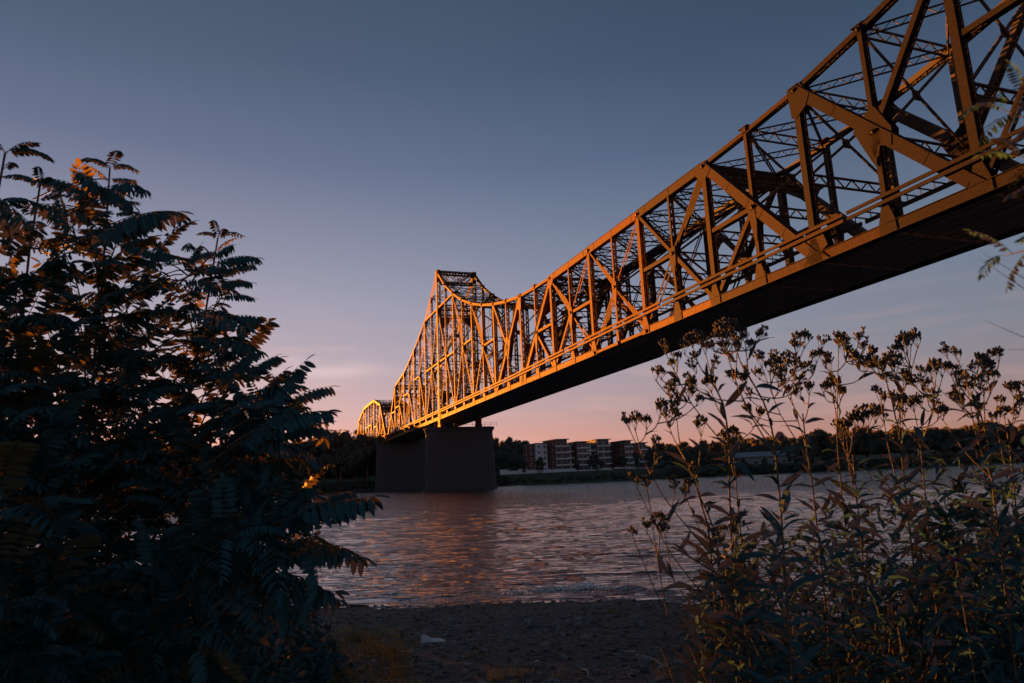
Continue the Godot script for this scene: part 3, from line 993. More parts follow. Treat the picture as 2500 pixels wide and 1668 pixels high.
func wave_y(x: float, z: float) -> float:
	var far := 1.0 - smoothstep(35.0, 95.0, -z)
	var y := 0.030 * n_wave.get_noise_2d(x * 6.0, z * 30.0) + 0.006 * n_wave.get_noise_2d(x * 26.0 + 90.0, z * 100.0)
	y += 0.06 * n_wave.get_noise_2d(x * 1.0 + 40.0, z * 6.0)
	y *= far
	# a wavelet that breaks on the gravel
	var c := shore(x) - 1.15 + 0.18 * n_wave.get_noise_2d(x * 25.0, 3.0)
	var q := z - c
	y += (0.05 + 0.05 * n_wave.get_noise_2d(x * 22.0, 60.0)) * (0.35 + 0.65 * exp(-pow((x - 1.0) / 1.9, 2.0))) * exp(-q * q / (0.035 if q > 0.0 else 0.12))
	return y

func far_shore(x: float) -> float:
	return -284.0 - maxf(0.0, x - 46.0) * 0.37 - 32.0 * smoothstep(-14.0, -36.0, x) + minf(0.0, x + 140.0) * 0.15

func land_y(x: float, z: float) -> float:
	var d := far_shore(x) - z
	var y := -1.2 + smoothstep(-2.0, 3.0, d) * 2.2 + smoothstep(3.0, 16.0, d) * 3.6 + 0.3 * n_ground.get_noise_2d(x, z)
	var left := smoothstep(-20.0, -110.0, x)
	y += smoothstep(lerpf(120.0, 90.0, left), lerpf(320.0, 200.0, left), d) * (lerpf(12.0, 22.0, smoothstep(30.0, -16.0, x)) + 5.0 * n_ground.get_noise_2d(x * 0.09, z * 0.09))
	y += smoothstep(180.0, 260.0, x) * smoothstep(10.0, 60.0, d) * 5.0
	return y

func sheet(xs: PackedFloat32Array, zs: PackedFloat32Array, f: Callable, fan := false) -> ArrayMesh:
	var g := Geo.new()
	var w := xs.size()
	for z in zs:
		for x in xs:
			var xx: float = x * -z if fan else x
			g.v.append(Vector3(xx, f.call(xx, z), z))
	g.n.resize(g.v.size())
	g.uv.resize(g.v.size())
	for j in zs.size():
		for i in w:
			var k := j * w + i
			var dx := g.v[j * w + mini(i + 1, w - 1)] - g.v[j * w + maxi(i - 1, 0)]
			var dz := g.v[mini(j + 1, zs.size() - 1) * w + i] - g.v[maxi(j - 1, 0) * w + i]
			var nn := dz.cross(dx).normalized()
			g.n[k] = nn if nn.y > 0 else -nn
			if i + 1 < w and j + 1 < zs.size():
				if zs[1] < zs[0]: g.idx.append_array(PackedInt32Array([k, k + w, k + 1, k + 1, k + w, k + w + 1]))
				else: g.idx.append_array(PackedInt32Array([k, k + 1, k + w, k + 1, k + w + 1, k + w]))
	return g.mesh()

func steps(list: Array) -> PackedFloat32Array:  # [from, to, count] runs
	var o := PackedFloat32Array()
	for r in list:
		for i in int(r[2]): o.append(lerpf(r[0], r[1], float(i) / r[2]))
	o.append(list[-1][1])
	return o

func tree_mesh(sd: int, clumps: int, leaves: int, squash: float) -> Array:
	# crown of unit height (0.18 to 1) with its trunk
	var r := RandomNumberGenerator.new()
	r.seed = sd
	var g := Geo.new()
	var cs := []
	for i in clumps:
		var a := r.randf() * TAU
		var h := r.randf_range(0.30, 0.86)
		var w := 0.30 * squash * sqrt(maxf(0.05, 1.0 - pow((h - 0.5) / 0.5, 2.0)))
		cs.append([Vector3(cos(a) * w * r.randf(), h, sin(a) * w * r.randf()), r.randf_range(0.11, 0.19)])
	for c in cs:
		var p := []
		var q := []
		for i in 5:
			var t := i / 4.0
			p.append(c[0] + Vector3(0, (t - 0.5) * 1.5 * c[1], 0))
			q.append(c[1] * 0.78 * sin(PI * (0.1 + 0.8 * t)))
		g.tube(p, q, 6)
	for i in leaves:
		var c: Array = cs[r.randi() % cs.size()]
		var d := Vector3(r.randfn(), r.randfn() * 0.8 + 0.15, r.randfn()).normalized()
		var p: Vector3 = c[0] + d * c[1] * r.randf_range(0.75, 1.12)
		var s := r.randf_range(0.018, 0.038)
		var x := d.cross(Vector3(r.randfn(), r.randfn(), r.randfn())).normalized()
		var y := (d.cross(x) + d * r.randf_range(-0.7, 0.7)).normalized()
		g.quad(p - x * s - y * s * 0.7, p + x * s - y * s * 0.4, p + x * s * 0.6 + y * s, p - x * s * 0.8 + y * s * 0.8)
	var t := Geo.new()
	t.tube([Vector3(0, -0.05, 0), Vector3(0.01, 0.2, 0), Vector3(-0.01, 0.45, 0.01), Vector3(0, 0.7, 0)], [0.03, 0.022, 0.016, 0.006], 6)
	return [g.mesh(), t.mesh()]

func build_river_and_land() -> void:
	n_ground = noise(0.05, 51, 4)
	n_wave = noise(0.05, 52, 3)
	# the near bank, and under the water a little way
	var xs := steps([[-900, -60, 8], [-60, -8, 20], [-8, 7, 150], [7, 60, 24], [60, 900, 8]])
	var zs := steps([[-20, -14.6, 12], [-14.6, -4.5, 110], [-4.5, 2, 24], [2, 60, 14], [60, 900, 6]])
	structure("near_bank_ground", sheet(xs, zs, ground_y), M["mud"])
	# the river: real waves near the bank, flat beyond
	var ws := steps([[-3.0, -0.9, 20], [-0.9, 0.9, 330], [0.9, 3.0, 20]])
	var rows := PackedFloat32Array()
	var z := -8.8
	while z > -96.0:
		rows.append(z)
		z *= 1.0042
	structure("river", sheet(ws, rows, wave_y, true), M["river"])
	var edge := rows[-1]
	var g := Geo.new()
	g.quad(Vector3(-2500, 0, edge), Vector3(2500, 0, edge), Vector3(2500, 0, -420), Vector3(-2500, 0, -420))
	structure("far_river", g.mesh(), M["river"])
	# the far bank and the wooded hill behind it
	structure("far_bank_terrain", sheet(steps([[-2400, -300, 30], [-300, 380, 110], [380, 2400, 30]]), steps([[-250, -420, 80], [-420, -760, 40], [-760, -3000, 12]]), land_y), M["bank_grass"])
	far_trees()
	apartments()
	far_small_things()

func far_trees() -> void:
	var kinds := []
	for k in [[61, 9, 900, 1.0], [62, 11, 1000, 1.25], [63, 8, 800, 0.8], [64, 12, 1000, 1.5]]: kinds.append(tree_mesh(k[0], k[1], k[2], k[3]))
	var protos := []
	var tell := func(i: int, label: String, group: String, x: float, zz: float, h: float) -> void:
		var t := thing("tree", label, "tree", Vector3(x, land_y(x, zz) - 0.3, zz), rf(0, TAU), group)
		t.scale = Vector3(h, h, h)
		put("crown", kinds[i][0], M["far_leaf"], t)
		put("trunk", kinds[i][1], M["bark"], t)
	rng.seed = 71
	var nth := ["nearest", "second", "third", "fourth", "fifth", "sixth", "seventh", "eighth", "ninth", "tenth", "eleventh", "twelfth", "thirteenth", "fourteenth", "fifteenth", "sixteenth", "seventeenth", "eighteenth", "nineteenth", "twentieth", "twenty-first", "twenty-second", "twenty-third", "twenty-fourth"]
	# the front of the wood between the left thicket and the piers
	for i in 16:
		var x := lerpf(-36, -118, i / 15.0) + rf(-1.5, 1.5)
		var zz := far_shore(x) - rf(9, 22)
		var h := rf(14, 17) if i < 3 else rf(19, 25)
		tell.call(rng.randi() % 4, "%s dark tree of the far wood counting left from the bridge piers" % nth[i], "trees of the wood left of the piers", x, zz, h)
	var wood := []
	for i in 190:
		var x := rf(-40, -370)
		var zz := far_shore(x) - (rf(30, 90) if x > -118 else rf(9, 80))
		var h := rf(20.0, 26.2) if x < -175 else rf(16, 22) if x < -60 else rf(13, 18)  # trees farthest left raised to screen the near bank from low sun
		wood.append(Transform3D(Basis(Vector3.UP, rf(0, TAU)).scaled(Vector3(h, h, h)), Vector3(x, land_y(x, zz) - 0.4, zz)))
	tag(multi("far_wood", kinds[1][0], M["far_leaf"], wood), "dark wood on the far bank seen through the left thicket", "forest")
	# the row to the right, low over the water
	for i in 24:
		var x := lerpf(66, 262, i / 23.0) + rf(-2, 2)
		var zz := far_shore(x) - rf(6, 20)
		var h := lerpf(6.5, 15.5, smoothstep(112, 150, x)) * rf(0.88, 1.15)
		if x > 98 and x < 136: h *= 0.6
		tell.call(rng.randi() % 4, "%s tree of the far belt counting right from the apartment blocks" % nth[i], "trees of the belt right of the apartments", x, zz, h)
	var belt := []
	for i in 120:
		var x := rf(62, 345)
		if x > 96 and x < 138: continue
		var zz := far_shore(x) - rf(14, 44)
		var h := lerpf(6.5, 15.5, smoothstep(112, 150, x)) * rf(0.8, 1.08)
		belt.append(Transform3D(Basis(Vector3.UP, rf(0, TAU)).scaled(Vector3(h, h, h)), Vector3(x, land_y(x, zz) - 0.4, zz)))
	tag(multi("far_belt", kinds[3][0], M["far_leaf"], belt), "dark tree belt on the far bank behind the flowering stems", "forest")
	# single trees by the apartments
	for a in [[3.0, -308.0, 5.8, "round tree in front of the white apartment wing and the low wall"], [9.5, -312.0, 7.4, "broad round tree before the white gable wall of the first apartment block"], [26.0, -309.0, 5.2, "small tree before the gap between the first block and the middle tower"], [33.0, -306.0, 7.8, "large round tree hiding the foot of the middle apartment tower"], [45.5, -311.0, 7.0, "full tree before the brick gable of the last apartment block"], [51.0, -307.0, 7.2, "spreading tree at the foot of the last balconies"], [57.0, -310.0, 7.2, "tree beyond the end of the last apartment block"], [63.0, -306.0, 7.0, "low tree where the tree belt starts beside the apartments"]]:
		tell.call(rng.randi() % 4, a[3], "trees in front of the apartments", a[0], a[1], a[2])
	# the woods on the hill read as one mass
	var spots := []
	for i in 1500:
		var x := rf(-420, 520)
		var zz := far_shore(x) - rf(110, 520)
		var h := rf(9, 15)
		spots.append(Transform3D(Basis(Vector3.UP, rf(0, TAU)).scaled(Vector3(h, h, h)), Vector3(x, land_y(x, zz) - 1.5, zz)))
	var w := multi("hill_forest", kinds[1][0], M["far_leaf"], spots)
	tag(w, "dark wooded hill behind the apartment blocks and the pier", "forest")
	var brush := []
	for i in 900:
		var x := rf(-330, 330)
		var zz := far_shore(x) - rf(1.5, 9)
		var h := rf(1.6, 4.2)
		if x > -4 and x < 62: h *= 0.4
		brush.append(Transform3D(Basis(Vector3.UP, rf(0, TAU)).scaled(Vector3(h * 1.4, h, h * 1.4)), Vector3(x, land_y(x, zz) - h * 0.25, zz)))
	tag(multi("bank_brush", kinds[3][0], M["far_leaf"], brush), "low dark brush along the waterline of the far bank", "brush")

func slab(o: Node3D, called: String, lo: Vector3, hi: Vector3, m: String) -> MeshInstance3D:
	var g := Geo.new()
	g.box(lo, hi)
	return put(called, g.mesh(), M[m], o)

func pane(o: Node3D, x: float, y: float, w: float, h: float, side := false, z0 := 0.0) -> void:
	# a framed window in the front face (z = z0) or in the left face (x = 0)
	var f: MeshInstance3D
	if side:
		f = slab(o, "window", Vector3(-0.06, y, -x - w), Vector3(0.04, y + h, -x), "white_edge")
		slab(f, "pane", Vector3(-0.09, y + 0.1, -x - w + 0.1), Vector3(-0.065, y + h - 0.1, -x - 0.1), "window_glass")
	else:
		f = slab(o, "window", Vector3(x, y, z0 - 0.04), Vector3(x + w, y + h, z0 + 0.06), "white_edge")
		slab(f, "pane", Vector3(x + 0.1, y + 0.1, z0 + 0.065), Vector3(x + w - 0.1, y + h - 0.1, z0 + 0.09), "window_glass")

func block(o: Node3D, x: float, z: float, w: float, d: float, base: float, top: float, wall: String, balconies: bool, side_windows: int) -> void:
	# local: front face towards +z, left face visible too
	var p := Node3D.new()
	p.name = numbered("wing", o)
	o.add_child(p, true)
	p.position = Vector3(x, 0, z)
	slab(p, "wall", Vector3(0, base, -d), Vector3(w, top, 0), wall)
	slab(p, "roof", Vector3(-0.5, top + 0.004, -d - 0.5), Vector3(w + 0.5, top + 0.35, 1.7 if balconies else 0.4), "grey_panel")
	var floors := int((top - base) / 2.55)
	var fh := (top - base - 0.6) / floors
	for i in floors:
		var y := base + 0.5 + i * fh
		if balconies:
			slab(p, "balcony", Vector3(0.1, y - 0.2, 0.003), Vector3(w + 0.3, y + 0.2, 1.5), "white_edge")
			var g := Geo.new()
			for k in 9:
				var u := lerpf(0.2, w + 0.2, k / 8.0)
				g.box(Vector3(u - 0.03, y + 0.14, 1.40), Vector3(u + 0.03, y + 1.1, 1.46))
			g.box(Vector3(0.15, y + 1.1, 1.38), Vector3(w + 0.25, y + 1.16, 1.48))
			put("balcony_rail", g.mesh(), M["grey_panel"], p)
			for k in 2: pane(p, 0.5 + k * w * 0.5, y + 0.25, w * 0.38, fh - 0.75)
		else:
			var c := maxi(1, int(w / 2.1))
			for k in c: pane(p, (k + 0.5) * w / c - 0.55, y + 0.6, 1.1, 1.3)
		for k in side_windows: pane(p, 2.0 + k * (d - 4.0) / maxf(1, side_windows), y + 0.6, 1.4, 1.3, true)

func apartments() -> void:
	var b := 4.6
	var turn := deg_to_rad(20.0)
	var t := thing("apartment_building", "tallest apartment block with a white gable wing, brick side and stacked white-edged balconies", "apartments", Vector3(17.4, 0, -325), turn, "apartment blocks on the far bank")
	block(t, 0, 0, 6.2, 14.0, b, 19.4, "brick", true, 2)
	block(t, -6.5, -7.0, 5.6, 9.0, b, 18.2, "pale_panel", false, 0)
	block(t, -9.6, -9.0, 3.0, 7.0, b, 17.6, "brick", false, 1)
	block(t, 6.3, -2.4, 4.2, 10.0, b, 17.2, "pale_panel", true, 0)
	slab(t, "plinth", Vector3(-6.5, 3.2, -13), Vector3(10.6, b + 1.6, 1.9), "pale_panel")
	t = thing("apartment_building", "middle apartment block with a narrow brick tower and pale wings", "apartments", Vector3(27.4, 0, -327), turn, "apartment blocks on the far bank")
	block(t, 0, 0, 5.3, 9.0, b, 18.0, "brick", true, 0)
	block(t, 5.4, -2.2, 4.6, 9.0, b, 17.2, "pale_panel", true, 0)
	block(t, 10.1, 0.6, 6.3, 11.0, b, 18.8, "grey_panel", true, 2)
	t = thing("apartment_building", "rightmost apartment block, brick gable and balconies standing clear against the sky", "apartments", Vector3(49.2, 0, -327), turn, "apartment blocks on the far bank")
	block(t, 0, 0, 3.6, 13.0, b, 17.6, "brick", true, 1)
	block(t, 3.7, -1.8, 3.2, 9.0, b, 16.0, "grey_panel", true, 0)
	block(t, 7.0, 0.2, 4.2, 9.0, b, 16.4, "grey_panel", true, 0)

func far_small_things() -> void:
	var t := thing("garden_wall", "low pale wall left of the apartments with a dark round tree before it", "wall", Vector3(-8, 4.4, -322), deg_to_rad(4))
	for i in 4: slab(t, "wall_panel", Vector3(i * 4.2, 0, 0), Vector3(i * 4.2 + 4.1, 2.6 - (i % 2) * 0.7, 0.3), "pale_panel")
	t = thing("boathouse", "long low building with a pale metal roof seen through the flowering stems", "building", Vector3(100, 3.6, -352), deg_to_rad(-8))
	slab(t, "wall", Vector3(0, 0, -9), Vector3(34, 4.6, 0), "grey_panel")
	var g := Geo.new()
	g.plate([Vector3(-1, 4.6, 1), Vector3(35, 4.6, 1), Vector3(30, 7.0, -4.5), Vector3(5, 7.0, -4.5)], Vector3(0, 0.15, 0.05))
	g.plate([Vector3(-1, 4.6, -10), Vector3(5, 7.0, -4.5), Vector3(30, 7.0, -4.5), Vector3(35, 4.6, -10)], Vector3(0, 0.15, -0.05))
	g.plate([Vector3(-1, 4.6, 1), Vector3(5, 7.0, -4.5), Vector3(-1, 4.6, -10)], Vector3(-0.1, 0.1, 0))
	g.plate([Vector3(35, 4.6, 1), Vector3(35, 4.6, -10), Vector3(30, 7.0, -4.5)], Vector3(0.1, 0.1, 0))
	put("roof", g.mesh(), M["tin_roof"], t)
	for i in 7: pane(t, 2.0 + i * 4.4, 1.2, 2.2, 1.8)
	t = thing("house", "small hillside house at the far right whose end wall catches the last sun", "house", Vector3(283, land_y(283, -398) + 1.0, -398), deg_to_rad(35))
	slab(t, "wall", Vector3(0, 0, -7), Vector3(9, 5.5, 0), "pale_panel")
	g = Geo.new()
	g.plate([Vector3(-0.5, 5.5, 0.5), Vector3(9.5, 5.5, 0.5), Vector3(9.5, 8.5, -3.5), Vector3(-0.5, 8.5, -3.5)], Vector3(0, 0.2, 0.1))
	g.plate([Vector3(-0.5, 5.5, -7.5), Vector3(-0.5, 8.5, -3.5), Vector3(9.5, 8.5, -3.5), Vector3(9.5, 5.5, -7.5)], Vector3(0, 0.2, -0.1))
	put("roof", g.mesh(), M["grey_panel"], t)
	for i in 3: pane(t, 1.0 + i * 2.8, 1.4, 1.3, 1.6)
	var car := thing("parked_car", "pale parked car under the trees by the middle apartment block", "car", Vector3(38.5, 4.7, -312), 0.1, "cars parked by the apartments")
	g = Geo.new()
	g.plate([Vector3(-2.2, 0.35, 0.85), Vector3(2.2, 0.35, 0.85), Vector3(2.25, 0.8, 0.85), Vector3(1.3, 0.95, 0.85), Vector3(-2.1, 1.0, 0.85)], Vector3(0, 0, -1.7))
	put("body", g.mesh(), M["car_paint"], car)
	g = Geo.new()
	g.plate([Vector3(-1.9, 0.95, 0.75), Vector3(1.2, 0.93, 0.75), Vector3(0.5, 1.5, 0.7), Vector3(-1.4, 1.5, 0.7)], Vector3(0, 0, -1.45))
	put("cabin", g.mesh(), M["window_glass"], car)
	for p in [[-1.35, 0.8], [1.35, 0.8], [-1.35, -0.8], [1.35, -0.8]]:
		g = Geo.new()
		g.tube([Vector3(p[0], 0.33, p[1] - 0.1), Vector3(p[0], 0.33, p[1] + 0.1)], [0.33, 0.33], 10)
		put("wheel", g.mesh(), M["cable_black"], car)
	copy(car, Vector3(44.0, 4.7, -311), -0.15, 1.0, "pale parked car in front of the brick gable of the last apartment block")
	copy(car, Vector3(48.5, 4.7, -310.5), 0.05, 1.0, "pale parked car farthest right along the apartment bank")

# ---------------------------------------------------------------- plants on the near bank
func leaflet(g: Geo, base: Vector3, dir: Vector3, flat: Vector3, l: float, w: float) -> void:
	# an oval leaflet, a little folded along its midrib
	var s := dir.cross(flat).normalized()
	var k := g.v.size()
	var nn := flat.normalized()
	var rows := [[0.0, 0.0], [0.18, 0.72], [0.45, 1.0], [0.75, 0.78], [1.0, 0.0]]
	for r in rows:
		var c: Vector3 = base + dir * (l * r[0]) - nn * (l * 0.10 * r[0] * r[0])
		for q in [-1.0, 0.0, 1.0]:
			g.v.append(c + s * (w * 0.5 * r[1] * q) + nn * (w * 0.16 * r[1] * absf(q)))
			g.n.append((nn - s * q * 0.3).normalized())
			g.uv.append(Vector2(0.5 + 0.5 * q, r[0]))
	for i in 4:
		var a := k + i * 3
		for q in 2:
			g.idx.append_array(PackedInt32Array([a + q, a + q + 3, a + q + 1, a + q + 1, a + q + 3, a + q + 4]))

func frond_mesh(sd: int, pairs: int, droop: float, fold: float) -> ArrayMesh:
	# a pinnate leaf one unit long: along +x, its upper face towards +y
	var r := RandomNumberGenerator.new()
	r.seed = sd
	var g := Geo.new()
	var pts := []
	var rad := []
	var curve := func(t: float) -> Vector3: return Vector3(t * (1.0 - 0.18 * droop * t), 0.10 * sin(t * 2.2) - droop * 0.42 * t * t, 0.03 * sin(t * 3.0 + sd))
	for i in 8:
		pts.append(curve.call(i / 7.0))
		rad.append(lerpf(0.0075, 0.0025, i / 7.0))
	g.tube(pts, rad, 4)
	for i in pairs:
		var t := 0.16 + 0.82 * i / (pairs - 1.0)
		var p: Vector3 = curve.call(t)
		var d: Vector3 = (curve.call(t + 0.02) - curve.call(t - 0.02)).normalized()
		var size := 0.205 * (0.72 + 0.55 * sin(PI * (0.12 + 0.74 * t)))
		for s in [-1.0, 1.0]:
			var a: float = fold + r.randf_range(-0.22, 0.22)
			var out := Vector3(0.22 + r.randf_range(-0.12, 0.12), -sin(a), s * cos(a)).normalized()
			var flat := (Vector3(0, cos(a), s * sin(a)) + Vector3(r.randf_range(-0.25, 0.25), 0, 0)).normalized()
			flat = (flat - out * flat.dot(out)).normalized()
			leaflet(g, p + d * r.randf_range(-0.008, 0.008), out, flat, size * r.randf_range(0.88, 1.1), size * 0.33)
	var e: Vector3 = curve.call(1.0)
	var de: Vector3 = (e - curve.call(0.95)).normalized()
	leaflet(g, e, de, Vector3(0, 1, 0), 0.19, 0.08)
	return g.mesh()

func frame(dir: Vector3, up: Vector3) -> Basis:
	var x := dir.normalized()
	var z := x.cross(up)
	if z.length() < 0.05: z = x.cross(Vector3(0.4, 0.2, 0.8))
	z = z.normalized()
	return Basis(x, z.cross(x).normalized(), z)

func bend(pts: Array, n: int) -> Array:  # a smooth run of points through the given ones
	var c := Curve3D.new()
	for i in pts.size():
		var a: Vector3 = pts[maxi(i - 1, 0)]
		var b: Vector3 = pts[mini(i + 1, pts.size() - 1)]
		var t := (b - a) / 6.0
		c.add_point(pts[i], -t, t)
	var o := []
	var l: float = c.get_baked_length()
	for i in n: o.append(c.sample_baked(l * i / (n - 1.0), true))
	return o

var fronds := []
var hanging := []

func branch(o: Node3D, pts: Array, thick: float, every: float, size: float, start := 0.12, young := 0.0) -> void:
	# a shoot with leaves set round it; pts are world places
	var run := bend(pts, 12)
	var rad := []
	for i in 12: rad.append(lerpf(thick, thick * 0.3, i / 11.0))
	var g := Geo.new()
	g.tube(run, rad, 5)
	put("branch", g.mesh(), M["stem"], o)
	var l := 0.0
	for i in 11: l += run[i].distance_to(run[i + 1])
	var n := maxi(3, int(l * (1.0 - start) / every))
	var turn := rf(0, TAU)
	for i in n + 1:
		var t := lerpf(start, 1.0, float(i) / n)
		var f := t * 10.999
		var k := int(f)
		var p: Vector3 = run[k].lerp(run[k + 1], f - k)
		var d: Vector3 = (run[k + 1] - run[k]).normalized()
		turn += 2.4 + rf(-0.4, 0.4)
		var side := frame(d, Vector3.UP)
		var out := (side.y * cos(turn) + side.z * sin(turn))
		var dir := (d * rf(0.35, 0.8) + out + Vector3(0, 0.12, 0)).normalized()
		var s := size * rf(0.75, 1.15)
		if i == n:
			dir = (d + Vector3(rf(-0.3, 0.3), rf(-0.2, 0.2), rf(-0.3, 0.3))).normalized()
		elif t > 0.85:
			s *= lerpf(1.0, 0.55, (t - 0.85) / 0.15) if young > 0.3 else 1.0
		if i == n and young > 0.3:
			for w in 4:
				var tip := put("leaf", fronds[[1, 2, 4, 6][w]], M["locust_leaf"], o)
				var td: Vector3 = (d * 0.6 + Vector3(cos(w * 1.9 + turn), 0.2, sin(w * 1.9 + turn))).normalized()
				tip.transform = Transform3D(frame(td, Vector3.UP).scaled_local(Vector3.ONE * rf(0.09, 0.15)), p)
			break
		var m := put("leaf", fronds[rng.randi() % fronds.size()], M["young_leaf"] if rng.randf() < young * t * t else M["locust_leaf"], o)
		m.transform = Transform3D(frame(dir, Vector3.UP + out * 0.3).scaled_local(Vector3(s, s, s * (1.0 if rng.randf() < 0.5 else -1.0))), p)

func px(x: float, y: float, d: float) -> Vector3:  # as seen on the 2350 wide copy
	return at(x * 1.06383, y * 1.06383, d)

func down(p: Vector3) -> Vector3:
	return Vector3(p.x, ground_y(p.x, p.z) - 0.05, p.z)

func locusts() -> void:
	for i in 7: fronds.append(frond_mesh(80 + i, 9 + i % 4, [0.25, 0.7, 1.1, 0.5, 0.9, 0.15, 1.3][i], [0.35, 0.8, 1.05, 0.2, 0.6, 0.5, 0.9][i]))
	for i in 4: hanging.append(frond_mesh(190 + i, 11 + i % 3, [0.12, 0.3, 0.22, 0.4][i], [1.0, 0.85, 1.15, 0.95][i]))
	rng.seed = 90
	# each: label, depth, stem points (picture places), side shoots [from fraction, x, y, depth]
	var plans := [
		["tallest locust sapling of the left thicket, its feathery tip against the sky", 3.2, [[215, 1500], [205, 1000], [235, 640], [252, 385]],
			[[0.62, 388, 500, 3.1], [0.68, 325, 545, 3.3], [0.7, 120, 470, 3.2], [0.55, 350, 610, 3.4], [0.5, 60, 600, 3.0], [0.48, 380, 700, 3.2], [0.8, 190, 425, 3.2], [0.84, 320, 440, 3.3], [0.42, 40, 760, 3.0], [0.4, 330, 820, 3.0], [0.34, 110, 880, 2.9], [0.3, 360, 960, 3.1], [0.24, 80, 1040, 2.9], [0.45, 200, 720, 2.8], [0.6, 160, 570, 2.9]], 3, 12],
		["second locust sapling, its crown leaning out over the river view", 3.5, [[430, 1480], [420, 1050], [465, 760], [500, 545]],
			[[0.85, 570, 625, 3.4], [0.8, 380, 585, 3.5], [0.72, 580, 690, 3.5], [0.66, 575, 745, 3.6], [0.6, 565, 810, 3.4], [0.5, 600, 880, 3.5], [0.74, 400, 690, 3.6], [0.62, 350, 770, 3.4], [0.5, 330, 900, 3.4], [0.44, 520, 900, 3.6], [0.4, 300, 1010, 3.5], [0.36, 560, 990, 3.5], [0.55, 470, 840, 3.2], [0.3, 380, 1090, 3.3], [0.78, 450, 640, 3.6]], 3, 14],
		["low leaning locust with long side leaves reaching over the water", 3.0, [[380, 1530], [430, 1250], [500, 1080], [640, 880]],
			[[0.95, 752, 905, 3.0], [0.9, 628, 828, 3.0], [0.78, 742, 968, 2.9], [0.72, 690, 1010, 3.0], [0.62, 640, 1050, 3.1], [0.55, 420, 960, 3.1], [0.85, 560, 860, 3.1], [0.5, 540, 1110, 2.9], [0.7, 510, 950, 3.2]], 2, 14],
		["bushy locust at the water's edge with drooping rows of leaflets", 2.8, [[330, 1560], [420, 1350], [520, 1260], [640, 1200]],
			[[0.95, 828, 1168, 2.8], [0.9, 812, 1282, 2.7], [0.8, 740, 1385, 2.8], [0.78, 700, 1230, 2.8], [0.7, 690, 1340, 2.9], [0.6, 600, 1150, 2.8], [0.55, 560, 1370, 2.7], [0.5, 470, 1180, 2.9], [0.42, 480, 1400, 2.8], [0.35, 350, 1220, 2.7], [0.65, 655, 1120, 3.0], [0.75, 790, 1110, 3.0], [0.3, 300, 1330, 2.7], [0.25, 420, 1460, 2.7]], 7, 8],
		["locust sapling at the left edge with thin bristly tips", 2.7, [[70, 1560], [40, 1000], [60, 640], [92, 425]],
			[[0.7, 20, 490, 2.7], [0.6, 130, 560, 2.7], [0.55, -20, 620, 2.6], [0.5, 120, 760, 2.6], [0.42, -10, 800, 2.6], [0.36, 140, 900, 2.5], [0.3, 10, 980, 2.6], [0.26, 150, 1080, 2.5], [0.2, 20, 1160, 2.5], [0.5, 60, 700, 2.9], [0.16, 170, 1220, 2.4]], 3, 10],
		["locust half cut off by the left border, tallest spray in the corner", 2.5, [[-90, 1560], [-60, 900], [-25, 560], [12, 350]],
			[[0.7, 35, 520, 2.5], [0.5, 20, 720, 2.4], [0.4, 40, 860, 2.4], [0.3, 30, 1020, 2.3], [0.2, 60, 1180, 2.3]], 5, 8],
		["dense inner locust filling the thicket behind the tall saplings", 4.1, [[260, 1420], [250, 1120], [300, 900], [290, 700]],
			[[0.9, 220, 700, 4.1], [0.85, 370, 740, 4.1], [0.75, 160, 790, 4.2], [0.7, 420, 840, 4.0], [0.6, 120, 900, 4.2], [0.55, 450, 960, 4.1], [0.5, 80, 980, 4.3], [0.45, 480, 1060, 4.0], [0.4, 150, 1050, 4.1], [0.35, 400, 1130, 4.2], [0.3, 90, 1140, 4.0], [0.25, 330, 1190, 4.1], [0.2, 520, 1170, 4.2]], 5, 8],
	]
	for q in plans:
		var pts := []
		for s in q[2]: pts.append(px(s[0], s[1], q[1]))
		pts[0] = down(pts[0])
		var t := thing("locust_sapling", q[0], "shrub", pts[0], 0.0, "locust saplings on the left bank")
		t.position = Vector3.ZERO
		branch(t, pts, 0.013, 0.06, 0.22, 0.62, 0.5)
		var run := bend(pts, 40)
		for b in q[3]:
			var from: Vector3 = run[int(b[0] * 39.0)]
			var to := px(b[1], b[2], b[3])
			var way := to - from
			branch(t, [from, from + way * 0.45 + Vector3(0, way.length() * 0.10, 0), to - way.normalized() * 0.20], 0.006, 0.05, rf(0.235, 0.30), 0.08, 0.25)
		for i in q[4]:   # short inner twigs
			var from: Vector3 = run[int(rf(q[5], 34.0))]
			var a := rf(0, TAU)
			var to := from + Vector3(cos(a), rf(0.1, 0.6), sin(a) * 0.7).normalized() * rf(0.22, 0.42)
			branch(t, [from, from.lerp(to, 0.5) + Vector3(0, 0.03, 0), to], 0.004, 0.05, rf(0.19, 0.25), 0.1, 0.15)

